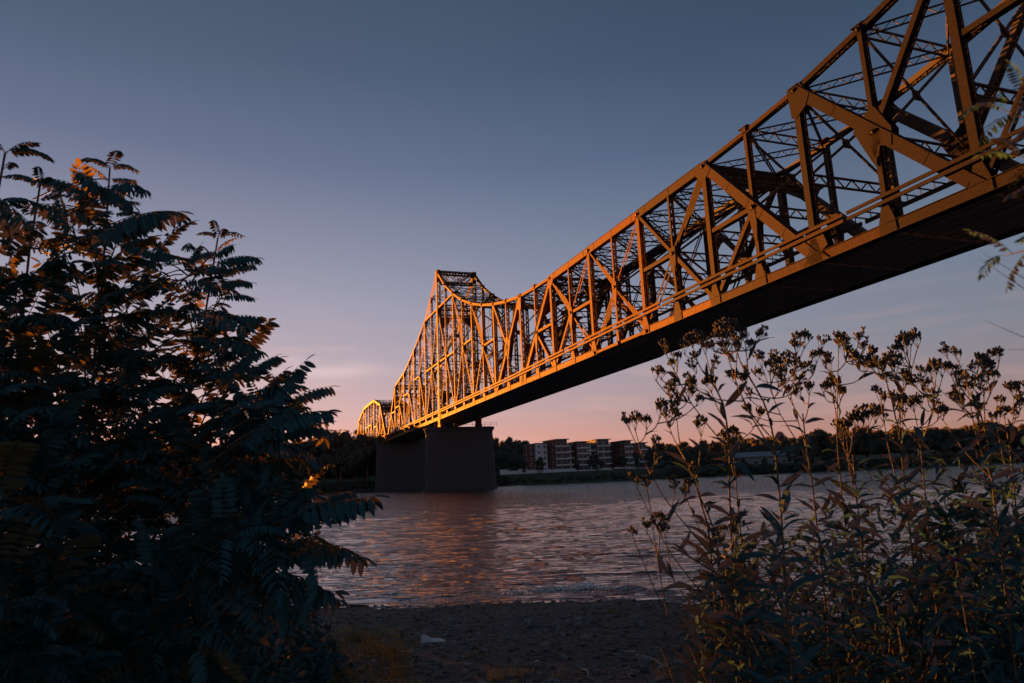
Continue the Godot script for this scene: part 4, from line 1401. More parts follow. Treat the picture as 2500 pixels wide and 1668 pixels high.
func outer_leaves() -> void:
	# long side leaves that stand clear of the thicket: from, to (2500 wide picture), depth
	rng.seed = 97
	var list := [[249, 570, 416, 530], [264, 455, 348, 463], [264, 438, 325, 443], [260, 466, 191, 432], [253, 493, 178, 482], [153, 520, 142, 466], [115, 585, 0, 508], [245, 585, 345, 577], [268, 501, 329, 493], [276, 524, 333, 520], [214, 642, 291, 646], [440, 631, 381, 620], [480, 608, 450, 600], [517, 627, 563, 608], [517, 646, 615, 635], [521, 669, 613, 658], [528, 692, 605, 696], [536, 723, 613, 727], [509, 780, 618, 788], [498, 800, 563, 800], [494, 826, 618, 861], [517, 876, 597, 869], [574, 937, 674, 876], [680, 990, 800, 963], [660, 1046, 789, 1027], [640, 1021, 745, 904], [596, 926, 670, 878], [681, 1277, 886, 1251], [664, 1324, 864, 1370], [634, 1358, 800, 1378], [617, 1383, 792, 1481], [639, 1464, 796, 1476], [639, 1062, 788, 1017], [634, 1072, 788, 1050], [639, 1013, 737, 1000], [724, 1255, 852, 1213], [660, 1251, 758, 1204], [617, 1426, 703, 1409], [741, 1430, 775, 1439], [554, 1298, 664, 1332], [560, 1180, 690, 1190], [600, 1130, 740, 1150], [590, 1230, 700, 1260], [560, 1400, 680, 1440], [520, 1350, 640, 1400], [240, 560, 180, 520], [100, 600, 40, 560], [70, 690, 0, 650], [400, 720, 330, 690], [400, 650, 345, 640]]
	for i in 46:   # more of them, further in
		var f: Array = list[i]
		list.append([f[0] - rf(20, 90), f[1] + rf(-25, 45), f[2] - rf(35, 110), f[3] + rf(-20, 45)])
	var owners := find_children("locust_sapling*", "Node3D", false, false)
	for f in list:
		var d := rf(2.75, 3.25)
		var from := at(f[0], f[1], d)
		var to := at(f[2], f[3], d + rf(-0.12, 0.12))
		var o: Node3D = owners[2 if f[1] > 850 and f[1] < 1150 else 3 if f[1] >= 1150 else 1 if f[0] > 370 else 0]
		var way := to - from
		var s := way.length() * 1.14
		var m := put("leaf", hanging[rng.randi() % 4], M["locust_leaf"], o)
		m.transform = Transform3D(frame(way + Vector3(0, way.length() * 0.10, 0), Vector3(rf(-0.15, 0.15), 1, rf(0.1, 0.5))).scaled_local(Vector3(s, s, s)), from)
		var g := Geo.new()
		var back := from - Vector3(way.x, 0, way.z).normalized() * 0.16 - Vector3(0, 0.07, 0)
		g.tube(bend([back, from.lerp(back, 0.4) + Vector3(0, 0.02, 0), from], 6), [0.004, 0.0038, 0.0034, 0.003, 0.0028, 0.0025], 4)
		put("branch", g.mesh(), M["stem"], o)

func dark_understory() -> void:
	# leaf masses too dense to count, low on both sides
	rng.seed = 101
	var g := Geo.new()
	for i in 26:
		var d := Vector3(rng.randfn(), rng.randfn() * 0.7 + 0.3, rng.randfn()).normalized()
		var f := Vector3(rng.randfn(), rng.randfn() + 0.6, rng.randfn())
		f = (f - d * f.dot(d)).normalized()
		leaflet(g, d * rf(0.0, 0.10), d, f, rf(0.06, 0.11), rf(0.025, 0.045))
	var m := g.mesh()
	var left := []
	for i in 4200:
		var z := -rf(2.9, 8.2)
		var x := rf(-0.80 * -z - 0.3, lerpf(-0.95, -2.3, clampf((-z - 2.0) / 6.0, 0, 1)) + 0.25 * rng.randfn())
		var top := (1.0 - smoothstep(-0.5 * -z, -0.16 * -z, x) * 0.75) * rf(0.1, 1.15)
		left.append(Transform3D(Basis.from_euler(Vector3(rf(-1, 1), rf(0, TAU), rf(-1, 1))).scaled(Vector3.ONE * rf(0.5, 1.0)), Vector3(x, ground_y(x, z) + top * rf(0.05, 1.0), z)))
	tag(multi("left_undergrowth", m, M["locust_leaf"], left), "dark undergrowth beneath the locust saplings", "undergrowth")
	# locust scrub added behind the saplings to filter the low sun
	var scrub := []
	for i in 1300:
		var z := -rf(4.6, 12.3)
		var x := rf(-7.5, -0.30 * -z - 0.1)
		if n_ground.get_noise_2d(x * 14.0, z * 14.0) < -0.12: continue
		var top := rf(0.3, 1.5) * smoothstep(-0.26 * -z, -0.42 * -z, x) + 0.25
		var s := rf(0.18, 0.30)
		var a := rf(0, TAU)
		scrub.append(Transform3D(frame(Vector3(cos(a), rf(-0.3, 0.6), sin(a)), Vector3.UP).scaled_local(Vector3(s, s, s)), Vector3(x, ground_y(x, z) + top * rf(0.1, 1.0), z)))
	tag(multi("added_scrub", fronds[1], M["locust_leaf"], scrub), "added locust scrub between the saplings and the water, filtering the low sun", "undergrowth")
	var right := []
	for i in 3600:
		var z := -rf(2.5, 7.5)
		var e := 0.33 + 0.12 * n_ground.get_noise_2d(z * 30.0, 5.0)
		var x := rf(e * -z, 0.86 * -z + 0.3)
		var up := smoothstep(e * -z, (e + 0.34) * -z, x)
		var top := lerpf(0.10, 1.15, up) * (1.0 + 0.5 * n_ground.get_noise_2d(x * 40.0, z * 40.0))
		right.append(Transform3D(Basis.from_euler(Vector3(rf(-1, 1), rf(0, TAU), rf(-1, 1))).scaled(Vector3.ONE * rf(0.35, 0.75)), Vector3(x, ground_y(x, z) + top * pow(rng.randf(), 1.3), z)))
	tag(multi("right_undergrowth", m, M["forb_leaf"], right), "dark undergrowth beneath the flowering stems on the right", "undergrowth")

func lance_mesh(sd: int) -> ArrayMesh:
	# a lance-shaped leaf one unit long along +x
	var g := Geo.new()
	var k := 0
	var n := 9
	var dr := 0.05 + 0.09 * (sd % 4)
	for i in n:
		var t := i / (n - 1.0)
		var w := 0.09 * pow(sin(PI * pow(t, 0.8)), 0.9) + 0.004
		var c := Vector3(t * (1 - dr * 0.4 * t), 0.06 * sin(t * 3.0) - dr * t * t * 1.4, 0.04 * sin(t * 2.6 + sd))
		for q in [-1.0, 0.0, 1.0]:
			g.v.append(c + Vector3(0, w * 0.45 * absf(q) + 0.012 * q * sin(t * 17.0 + sd), w * q))
			g.n.append(Vector3(0.1, 1, -0.35 * q).normalized())
			g.uv.append(Vector2(0.5 + 0.5 * q, t))
	for i in n - 1:
		var a := i * 3
		for q in 2: g.idx.append_array(PackedInt32Array([a + q, a + q + 3, a + q + 1, a + q + 1, a + q + 3, a + q + 4]))
	return g.mesh()

func cluster_mesh(sd: int) -> ArrayMesh:
	# a flat-topped cluster of small buds, about one unit wide, growing along +y from the origin
	var r := RandomNumberGenerator.new()
	r.seed = sd
	var g := Geo.new()
	for k in 4 + sd % 2:
		var a := TAU * k / 4.6 + r.randf_range(-0.4, 0.4)
		var o := Vector3(cos(a) * r.randf_range(0.08, 0.30), r.randf_range(0.22, 0.72), sin(a) * r.randf_range(0.08, 0.30))
		g.tube([Vector3.ZERO, o * 0.5 + Vector3(0, 0.04, 0), o], [0.016, 0.013, 0.012], 4)
		for j in 7 + (sd + k) % 3:
			var b := Vector3(r.randfn() * 0.07, r.randf_range(0.10, 0.30), r.randfn() * 0.07)
			var e := o + b
			g.tube([o, e], [0.010, 0.010], 3)
			var d := (b * Vector3(1.2, 1, 1.2)).normalized()
			g.tube([e - d * 0.01, e + d * 0.05, e + d * 0.13, e + d * 0.18], [0.018, 0.046, 0.052, 0.030], 5)
	return g.mesh()

func forbs() -> void:
	var leaves := []
	var heads := []
	for i in 5: leaves.append(lance_mesh(i))
	for i in 6: heads.append(cluster_mesh(120 + i))
	rng.seed = 131
	var plans := [
		["tall dark flowering stem crossing in front of the bridge deck, nearest of the row", 2.35, [[1795, 1560], [1785, 1300], [1782, 1120], [1765, 985], [1715, 905]], 0.0,
			[[1625, 850], [1645, 888], [1690, 832], [1722, 850], [1702, 895], [1612, 912], [1652, 940], [1742, 885], [1655, 872], [1735, 940], [1600, 915], [1670, 850], [1712, 828]]],
		["flowering stem with the largest dark cluster, right under the bridge deck", 2.2, [[1890, 1560], [1905, 1230], [1868, 990], [1835, 930], [1808, 885]], 0.0,
			[[1762, 812], [1785, 800], [1800, 842], [1820, 828], [1852, 820], [1832, 842], [1772, 848], [1700, 938], [1795, 922], [1750, 825], [1745, 845], [1790, 825], [1812, 812], [1770, 830]]],
		["leftmost flowering stem, its small heads beside the apartment blocks", 2.5, [[1750, 1520], [1728, 1290], [1690, 1160], [1655, 1085]], 0.0,
			[[1535, 1032], [1550, 1035], [1580, 1032], [1620, 992], [1612, 1005], [1642, 972], [1600, 1085], [1652, 1012], [1712, 1048], [1702, 976], [1682, 960], [1636, 962], [1632, 1020], [1608, 1100], [1650, 990]]],
		["thin flowering stem bending left over the open water", 2.5, [[1770, 1530], [1745, 1300], [1710, 1215]], 0.0,
			[[1555, 1178], [1648, 1190], [1680, 1185], [1676, 1205], [1580, 1185], [1700, 1160]]],
		["lowest flowering stem, arching left just above the shore waves", 2.3, [[1850, 1560], [1800, 1440], [1700, 1370], [1640, 1335]], 0.0,
			[[1548, 1308], [1578, 1286], [1594, 1278], [1612, 1268], [1624, 1298], [1768, 1295], [1790, 1312], [1745, 1315], [1800, 1280]]],
		["broad flowering plant with sunlit brown heads below the deck edge", 2.9, [[2010, 1520], [1992, 1260], [1968, 1085], [1960, 1010]], 0.6,
			[[1860, 882], [1890, 872], [1920, 878], [1950, 882], [1852, 912], [1900, 920], [1936, 918], [1962, 898], [1986, 902], [1930, 952], [1976, 950], [1966, 832], [1945, 848], [2002, 838], [1836, 1002], [1830, 962], [1880, 900], [1905, 890], [1915, 905], [1945, 935], [1820, 930], [1995, 870], [1955, 960]]],
		["flowering plant with widely forked stems in the middle of the row", 3.0, [[2085, 1520], [2056, 1210], [2044, 1010]], 0.4,
			[[2048, 832], [2070, 838], [2096, 824], [2110, 846], [2080, 872], [2122, 864], [2112, 900], [2122, 880], [2012, 882], [2030, 892], [2032, 950], [2052, 962], [2062, 858], [2090, 880], [2010, 945], [2040, 940]]],
		["flowering plant with a red stem glowing in the low sun", 2.8, [[2218, 1500], [2196, 1065], [2172, 955]], 0.4,
			[[2225, 828], [2205, 832], [2242, 832], [2200, 856], [2176, 876], [2160, 892], [2150, 902], [2186, 902], [2190, 928], [2206, 922], [2152, 975], [2202, 985], [2165, 920], [2180, 890], [2140, 900], [2215, 850]]],
		["short flowering plant between two taller ones, heads in a loose ring", 2.9, [[2255, 1500], [2246, 1070]], 0.3,
			[[2286, 898], [2302, 904], [2236, 932], [2250, 930], [2252, 982], [2232, 990], [2282, 982], [2298, 1002], [2275, 910], [2228, 925], [2262, 950], [2190, 985], [2210, 1000]]],
		["thick flowering plant nearest the right border, heavy heads on a bent stem", 2.4, [[2425, 1500], [2408, 1060], [2385, 985]], 0.1,
			[[2312, 858], [2340, 870], [2322, 902], [2400, 890], [2420, 892], [2440, 868], [2382, 904], [2362, 932], [2342, 942], [2402, 952], [2390, 1000], [2342, 920], [2430, 920], [2410, 905], [2370, 950], [2350, 985], [2390, 880], [2330, 965], [2300, 1010]]],
		["low flowering plant with flat dark heads against the far tree belt", 3.3, [[2095, 1450], [2082, 1110]], 0.5,
			[[2050, 1052], [2066, 1045], [2082, 1032], [2096, 1028], [2110, 1020], [2140, 1016], [2160, 1018], [2072, 1042], [2120, 1028], [2060, 1062]]],
		["small flowering plant with reddish heads in front of the boathouse", 3.2, [[1815, 1420], [1795, 1160]], 0.6,
			[[1776, 1062], [1792, 1060], [1770, 1092], [1764, 1078], [1852, 1012], [1790, 1085], [1806, 1075], [1760, 1100]]],
		["flowering plant behind the last one, its heads by the sunlit house", 2.9, [[2470, 1500], [2462, 1060]], 0.3,
			[[2476, 955], [2490, 985], [2440, 985], [2452, 1005], [2480, 1010], [2496, 950], [2435, 1030]]],
	]
	for q in plans:
		var dep: float = q[1]
		var pts := []
		for s in q[2]: pts.append(at(s[0], s[1], dep))
		pts[0] = down(pts[0])
		var t := thing("flowering_plant", q[0], "plant", Vector3.ZERO, 0.0, "flowering weeds on the right bank")
		var run := bend(pts, 40)
		var rad := []
		for i in 40: rad.append(lerpf(0.0052, 0.0028, i / 39.0))
		var g := Geo.new()
		g.tube(run, rad, 6)
		put("stem", g.mesh(), M["stem"], t)
		var targets := []
		for h in q[4]: targets.append(at(h[0], h[1] + 12.0, dep + rf(-0.16, 0.16)))
		var top: Vector3 = run[39]
		var done := []
		for h in targets:
			# fork from the stem at a point well below the head, or from a neighbour's branch
			var best := 20
			var cost := 1e9
			for i in range(10, 39):
				var flat := Vector2(run[i].x - h.x, run[i].z - h.z).length()
				var c: float = absf(run[i].y - (h.y - 0.07 - flat * rf(1.0, 1.5))) + 0.25 * flat
				if c < cost: cost = c; best = i
			var from: Vector3 = run[best]
			cost = from.distance_to(h)
			for p in done:
				var c: float = p.distance_to(h) + (0.2 if p.y > h.y - 0.02 else 0.0)
				if c < cost * 0.62:
					cost = c; from = p
			var way: Vector3 = h - from
			var midp: Vector3 = from + way * 0.5 + Vector3(way.x * 0.10, -0.012, 0)
			var arc := bend([from, midp, h], 7)
			var b := Geo.new()
			b.tube(arc, [0.0026, 0.0024, 0.0022, 0.002, 0.0018, 0.0017, 0.0016], 5)
			put("stalk", b.mesh(), M["stem"], t)
			done.append(arc[4])
			done.append(arc[3])
			var up: Vector3 = ((arc[6] - arc[5]).normalized() + Vector3(0, 0.9, 0)).normalized()
			var s := rf(0.050, 0.074) * dep / 2.5
			var f := put("flower_cluster", heads[rng.randi() % heads.size()], M["flower_bud"], t)
			var fb := frame(Vector3(rf(-1, 1), 0, rf(-1, 1)), up)
			f.transform = Transform3D(Basis(fb.x, up, fb.x.cross(up).normalized()).orthonormalized().scaled_local(Vector3(s, s, s)), arc[6] - up * s * 0.15)
			if rng.randf() < 0.8:
				var lf := put("leaf", leaves[rng.randi() % 5], M["forb_leaf"], t)
				var ls := rf(0.045, 0.10)
				var dir: Vector3 = ((arc[6] - arc[0]).normalized() + Vector3(rf(-1, 1), rf(-0.2, 0.6), rf(-1, 1))).normalized()
				lf.transform = Transform3D(frame(dir, Vector3(rf(-0.9, 0.9), 0.8, rf(-0.4, 1.5))).scaled_local(Vector3(ls, ls, ls)), arc[1 + rng.randi() % 4])
		var turn := rf(0, TAU)
		for i in 52:
			var k := int(lerpf(5, 38, i / 51.0))
			turn += 2.4
			var lf := put("leaf", leaves[rng.randi() % 5], M["forb_leaf"], t)
			var ls := lerpf(0.19, 0.095, i / 51.0) * rf(0.65, 1.25)
			var dir := Vector3(cos(turn), rf(-0.1, 1.1), sin(turn) * 0.7).normalized()
			lf.transform = Transform3D(frame(dir, Vector3(rf(-0.9, 0.9), 0.8, rf(-0.4, 1.5))).scaled_local(Vector3(ls, ls, ls)), run[k])
	# loose leaves of the lower weeds, too many to count
	var loose := []
	for i in 3400:
		var d := rf(2.2, 4.4)
		var sx := rf(1690, 2560)
		var edge := lerpf(1400, 1080, clampf((sx - 1690) / 560.0, 0, 1)) + 90.0 * n_ground.get_noise_2d(sx * 0.5, d * 30.0)
		var sy := lerpf(edge, 1700, pow(rng.randf(), 0.62))
		var pt := at(sx, sy, d)
		if pt.y < ground_y(pt.x, pt.z): continue
		var ls := rf(0.05, 0.13)
		var a := rf(0, TAU)
		loose.append(Transform3D(frame(Vector3(cos(a), rf(-0.2, 1.5), sin(a)), Vector3(rf(-0.9, 0.9), 0.8, rf(-0.4, 1.2))).scaled_local(Vector3(ls, ls, ls)), pt))
	tag(multi("weed_foliage", leaves[1], M["forb_leaf"], loose), "dense dark lance leaves of the lower weeds on the right", "foliage")
	var reeds := Geo.new()
	reeds.tube([Vector3.ZERO, Vector3(0.03, 0.35, 0.01), Vector3(0.01, 0.7, 0.03), Vector3(0.06, 1.0, 0)], [0.006, 0.005, 0.004, 0.002], 4)
	for k in 3: reeds.tube([Vector3(0.02, 0.4 + k * 0.15, 0.02), Vector3(0.08 - k * 0.09, 0.6 + k * 0.15, 0.06), Vector3(0.16 - k * 0.16, 0.74 + k * 0.14, 0.08)], [0.004, 0.003, 0.0015], 3)
	var thin := []
	for i in 260:
		var d := rf(2.3, 4.6)
		var base := down(at(rf(1740, 2540), 1500, d))
		var h := rf(0.45, 1.0)
		thin.append(Transform3D(Basis.from_euler(Vector3(rf(-0.35, 0.35), rf(0, TAU), rf(-0.45, 0.45))).scaled(Vector3(h, h, h)), base))
	tag(multi("weed_stems", reeds.mesh(), M["stem"], thin), "tangle of thin stems among the lower weeds on the right", "undergrowth")
	# a few purple flower heads low in the right-hand growth
	var pf := thing("purple_flower", "faint purple flower head low in the dark growth on the right", "flower", Vector3.ZERO)
	for i in 14:
		var g := Geo.new()
		var c := at(2335, 1370, 2.2)
		var d := Vector3(rng.randfn(), absf(rng.randfn()) * 0.7, rng.randfn()).normalized()
		leaflet(g, c, d, d.cross(Vector3(0.3, 1, 0.2)).normalized(), 0.022, 0.007)
		put("petal", g.mesh(), M["purple_petal"], pf)
	var st := Geo.new()
	var c0 := at(2335, 1370, 2.2)
	st.tube([down(c0), c0], [0.003, 0.002], 5)
	put("stem", st.mesh(), M["stem"], pf)

func near_edge_leaves() -> void:
	# close out-of-focus growth that leans in from the right
	rng.seed = 151
	var t := thing("locust_branch", "blurred locust twig hanging close to the lens at the upper right border", "branch", Vector3.ZERO)
	for b in [[[2650, 330], [2540, 300], [2440, 265], 1.15], [[2650, 250], [2500, 215], [2400, 250], 1.2], [[2650, 600], [2520, 610], [2450, 625], 1.0], [[2650, 430], [2560, 395], [2470, 380], 1.1], [[2700, 560], [2600, 480], [2545, 440], 1.0]]:
		var pts := []
		for k in 3: pts.append(at(b[k][0], b[k][1], b[3] + 0.05 * k))
		branch(t, pts, 0.0022, 0.055, rf(0.05, 0.075), 0.4, 0.0)
	var main := Geo.new()
	main.tube(bend([down(at(2950, 1500, 1.4)), at(2850, 900, 1.3), at(2690, 560, 1.2), at(2650, 100, 1.2)], 14), [0.009, 0.009, 0.008, 0.008, 0.007, 0.007, 0.006, 0.006, 0.006, 0.005, 0.005, 0.004, 0.004, 0.003], 6)
	put("stem", main.mesh(), M["stem"], t)
	var gr := thing("tall_grass", "long blurred grass blades arching in from the right border under the deck", "grass plant", Vector3.ZERO)
	for b in [[[2900, 1500], [2700, 760], [2520, 715], [2392, 632]], [[2900, 1500], [2680, 800], [2520, 692], [2402, 620]], [[2900, 1500], [2720, 900], [2530, 836], [2402, 782]], [[2900, 1500], [2700, 950], [2560, 856], [2428, 856]], [[2640, 1520], [2480, 1100], [2330, 985], [2222, 872]], [[2900, 1600], [2760, 1000], [2600, 930], [2500, 905]]]:
		var pts := []
		for k in 4: pts.append(at(b[k][0], b[k][1], 1.35 - 0.05 * k))
		pts[0] = down(pts[0])
		var run := bend(pts, 16)
		var g := Geo.new()
		for i in 15:
			var w0 := 0.0030 * (1.0 - pow(i / 15.0, 3.0))
			var w1 := 0.0030 * (1.0 - pow((i + 1) / 15.0, 3.0))
			var a: Vector3 = run[i]
			var c: Vector3 = run[i + 1]
			var s := Vector3(0.25, 0.9, 0.3)
			g.quad(a - s * w0, c - s * w1, c + s * w1 + Vector3(0, 0, 0.0008), a + s * w0 + Vector3(0, 0, 0.0008))
		put("blade", g.mesh(), M["forb_leaf"], gr)

# ---------------------------------------------------------------- the gravel shore
func stone_mesh(sd: int, flat: float) -> ArrayMesh:
	var r := RandomNumberGenerator.new()
	r.seed = sd
	var g := Geo.new()
	var n := 7
	var top := []
	var low := []
	for i in n:
		var a := TAU * i / n + r.randf_range(-0.25, 0.25)
		var q := r.randf_range(0.38, 0.55)
		low.append(Vector3(cos(a) * q, 0.0, sin(a) * q * 0.75))
		top.append(Vector3(cos(a) * q * 0.8, flat * r.randf_range(0.8, 1.15), sin(a) * q * 0.6))
	var c := Vector3(0, flat * 1.12, 0)
	for i in n:
		var j := (i + 1) % n
		g.tri(c, top[j], top[i])
		g.quad(low[i], top[i], top[j], low[j])
	return g.mesh()

func tuft_mesh(sd: int, blades: int, h: float, spread: float) -> ArrayMesh:
	var r := RandomNumberGenerator.new()
	r.seed = sd
	var g := Geo.new()
	for i in blades:
		var a := r.randf() * TAU
		var p := Vector3(cos(a), 0, sin(a)) * spread * sqrt(r.randf())
		var lean := Vector3(cos(a + r.randf_range(-1, 1)), 0, sin(a + r.randf_range(-1, 1))) * r.randf_range(0.05, 0.55)
		var l := h * r.randf_range(0.45, 1.1)
		var s := Vector3(-sin(a * 3.0), 0, cos(a * 3.0))
		var w := r.randf_range(0.0016, 0.0035)
		var last := p
		for k in 4:
			var t := (k + 1) / 4.0
			var q := p + Vector3(0, l * t * (1 - 0.25 * t * lean.length()), 0) + lean * l * t * t
			var w0 := w * (1.0 - k / 4.0)
			var w1 := w * (1.0 - t) + 0.0003
			g.quad(last - s * w0, last + s * w0, q + s * w1, q - s * w1)
			last = q
	return g.mesh()

func on_ground(x: float, z: float, dy := 0.0) -> Vector3:
	return Vector3(x, ground_y(x, z) + dy, z)

func shore_things() -> void:
	rng.seed = 201
	var kinds := []
	for i in 5: kinds.append(stone_mesh(210 + i, [0.16, 0.24, 0.12, 0.30, 0.2][i]))
	for k in 5:
		var places := []
		for i in 3000:
			var z := -lerpf(4.6, 14.4, pow(rng.randf(), 0.8))
			var x := rf(-0.72, 0.72) * -z
			if z < shore(x) - 0.25: continue
			var s := 0.018 + 0.10 * pow(rng.randf(), 2.6)
			places.append(Transform3D(Basis.from_euler(Vector3(rf(-0.35, 0.35), rf(0, TAU), rf(-0.35, 0.35))).scaled(Vector3.ONE * s), on_ground(x, z, -s * rf(0.0, 0.08))))
		tag(multi("gravel", kinds[k], M[["shale", "dark_shale", "brown_shale", "shale", "brown_shale"][k]], places), "dark shale gravel covering the shore", "gravel")
	var rows := [[1512, "at the waterline"], [1560, "halfway down the gravel"], [1625, "near the bottom border"]]
	var cols := [[930, "left of the shoe"], [1120, "just right of the shoe"], [1290, "below the foam"], [1430, "right of centre"], [1560, "before the flowering stems"], [1680, "towards the stump"]]
	for r in rows:
		for c in cols:
			var o := put("stone", kinds[rng.randi() % 5], M["shale"])
			tag(o, "flat dark stone on the gravel %s, %s" % [c[1], r[1]], "stone", "larger stones on the gravel shore")
			var s := rf(0.12, 0.26) * (1.25 if r[0] < 1520 else 0.85)
			o.transform = Transform3D(Basis.from_euler(Vector3(rf(-0.15, 0.15), rf(0, TAU), rf(-0.15, 0.15))).scaled(Vector3.ONE * s), spot(c[0] + rf(-30, 30), r[0] + rf(-8, 8)) + Vector3(0, -0.01, 0))
	# leaf litter and twigs trodden into the gravel
	var bit := Geo.new()
	bit.plate([Vector3(-0.5, 0, 0), Vector3(-0.1, 0.05, 0.16), Vector3(0.5, 0.1, 0.02), Vector3(0.1, 0.04, -0.15)], Vector3(0, 0.03, 0))
	var twig := Geo.new()
	twig.tube([Vector3(-0.5, 0.03, 0), Vector3(0, 0.06, 0.05), Vector3(0.5, 0.03, -0.02)], [0.03, 0.025, 0.012], 4)
	for k in 2:
		var bits := []
		for i in [1500, 700][k]:
			var z := -lerpf(4.6, 13.8, pow(rng.randf(), 0.8))
			var x := rf(-0.6, 0.6) * -z
			var s: float = rf(0.02, 0.07) if k == 0 else rf(0.06, 0.24)
			bits.append(Transform3D(Basis.from_euler(Vector3(rf(-0.3, 0.3), rf(0, TAU), rf(-0.3, 0.3))).scaled(Vector3.ONE * s), on_ground(x, z, 0.008)))
		tag(multi("leaf_litter" if k == 0 else "twigs", (bit if k == 0 else twig).mesh(), M["dead_leaf"] if k == 0 else M["driftwood"], bits), "dry leaf litter scattered over the gravel" if k == 0 else "small dry twigs scattered over the gravel", "litter")
	# tufts
	var tufts := [tuft_mesh(220, 60, 0.20, 0.16), tuft_mesh(221, 60, 0.30, 0.12), tuft_mesh(222, 80, 0.14, 0.13)]
	var named := [
		[1205, 1490, 0, 1.15, "grass_blade", "dark grass tuft on the waterline in front of the breaking wave"],
		[1330, 1490, 2, 1.0, "grass_blade", "low grass patch on the waterline just right of the foam"],
		[1500, 1500, 1, 1.0, "grass_blade", "grass tuft with tall seed stalks at the edge of the wet gravel"],
		[960, 1560, 1, 0.9, "sunwarm_dry_grass", "dry yellow grass tuft left of the white shoe"],
		[900, 1565, 0, 1.1, "sunwarm_dry_grass", "sunlit grass clump where the left bank meets the gravel"],
		[840, 1545, 0, 1.0, "sunwarm_dry_grass", "sunlit grass clump beside the left thicket, nearest the water"],
		[1270, 1650, 2, 1.0, "sunwarm_dry_grass", "glowing orange grass clump at the bottom of the picture"],
		[1210, 1660, 1, 0.8, "sunwarm_dry_grass", "thin dry stalks at the bottom beside the glowing clump"],
		[1160, 1610, 2, 1.0, "grass_blade", "dark grass patch on the gravel below the shoe"],
		[1360, 1655, 0, 0.7, "sunwarm_dry_grass", "small dry tuft at the bottom right of the glowing clump"],
		[780, 1600, 0, 1.2, "grass_blade", "dark grass clump at the foot of the left thicket"],
		[1700, 1640, 2, 1.1, "sunwarm_dry_grass", "sunlit low weeds at the foot of the flowering stems"],
		[1780, 1600, 0, 0.9, "sunwarm_dry_grass", "sunlit grass beside the stump's roots"],
		[1620, 1660, 1, 0.8, "sunwarm_dry_grass", "dry blades near the driftwood sticks"],
		[700, 1640, 0, 1.3, "grass_blade", "dark grass in the lower left shade"],
		[1930, 1630, 0, 1.0, "sunwarm_dry_grass", "dry grass lit under the right-hand growth"],
	]
	for a in named:
		var r := EYE + view * Vector3((a[0] - 1250.0) / FOCAL, -(a[1] - 834.0) / FOCAL, -1.0) * 3.0
		var p := cast(r)
		var o := put("grass_tuft", tufts[a[2]], M[a[4]])
		tag(o, a[5], "grass tuft", "grass tufts on the shore")
		a[3] *= 0.8
		o.transform = Transform3D(Basis(Vector3.UP, rf(0, TAU)).scaled(Vector3.ONE * a[3]), p + Vector3(0, -0.01, 0))
	var lawn := []
	for i in 260:
		var z := -rf(4.4, 9.5)
		var x := rf(-0.55, -0.16) * -z if i % 3 else rf(0.22, 0.6) * -z
		lawn.append(Transform3D(Basis(Vector3.UP, rf(0, TAU)).scaled(Vector3.ONE * rf(0.5, 1.1)), on_ground(x, z, -0.01)))
	tag(multi("grass", tufts[0], M["grass_blade"], lawn), "short grass thinning out onto the gravel", "grass")
	litter()
	foam()
	stump()

func cast(to: Vector3) -> Vector3:  # where the line of sight through a place meets the near bank
	var d := (to - EYE).normalized()
	var t := 2.0
	while t < 40.0:
		var p := EYE + d * t
		if p.y < ground_y(p.x, p.z): return Vector3(p.x, ground_y(p.x, p.z), p.z)
		t += 0.02
	return EYE + d * 14.0

func spot(x: float, y: float) -> Vector3:
	return cast(at(x, y, 3.0))

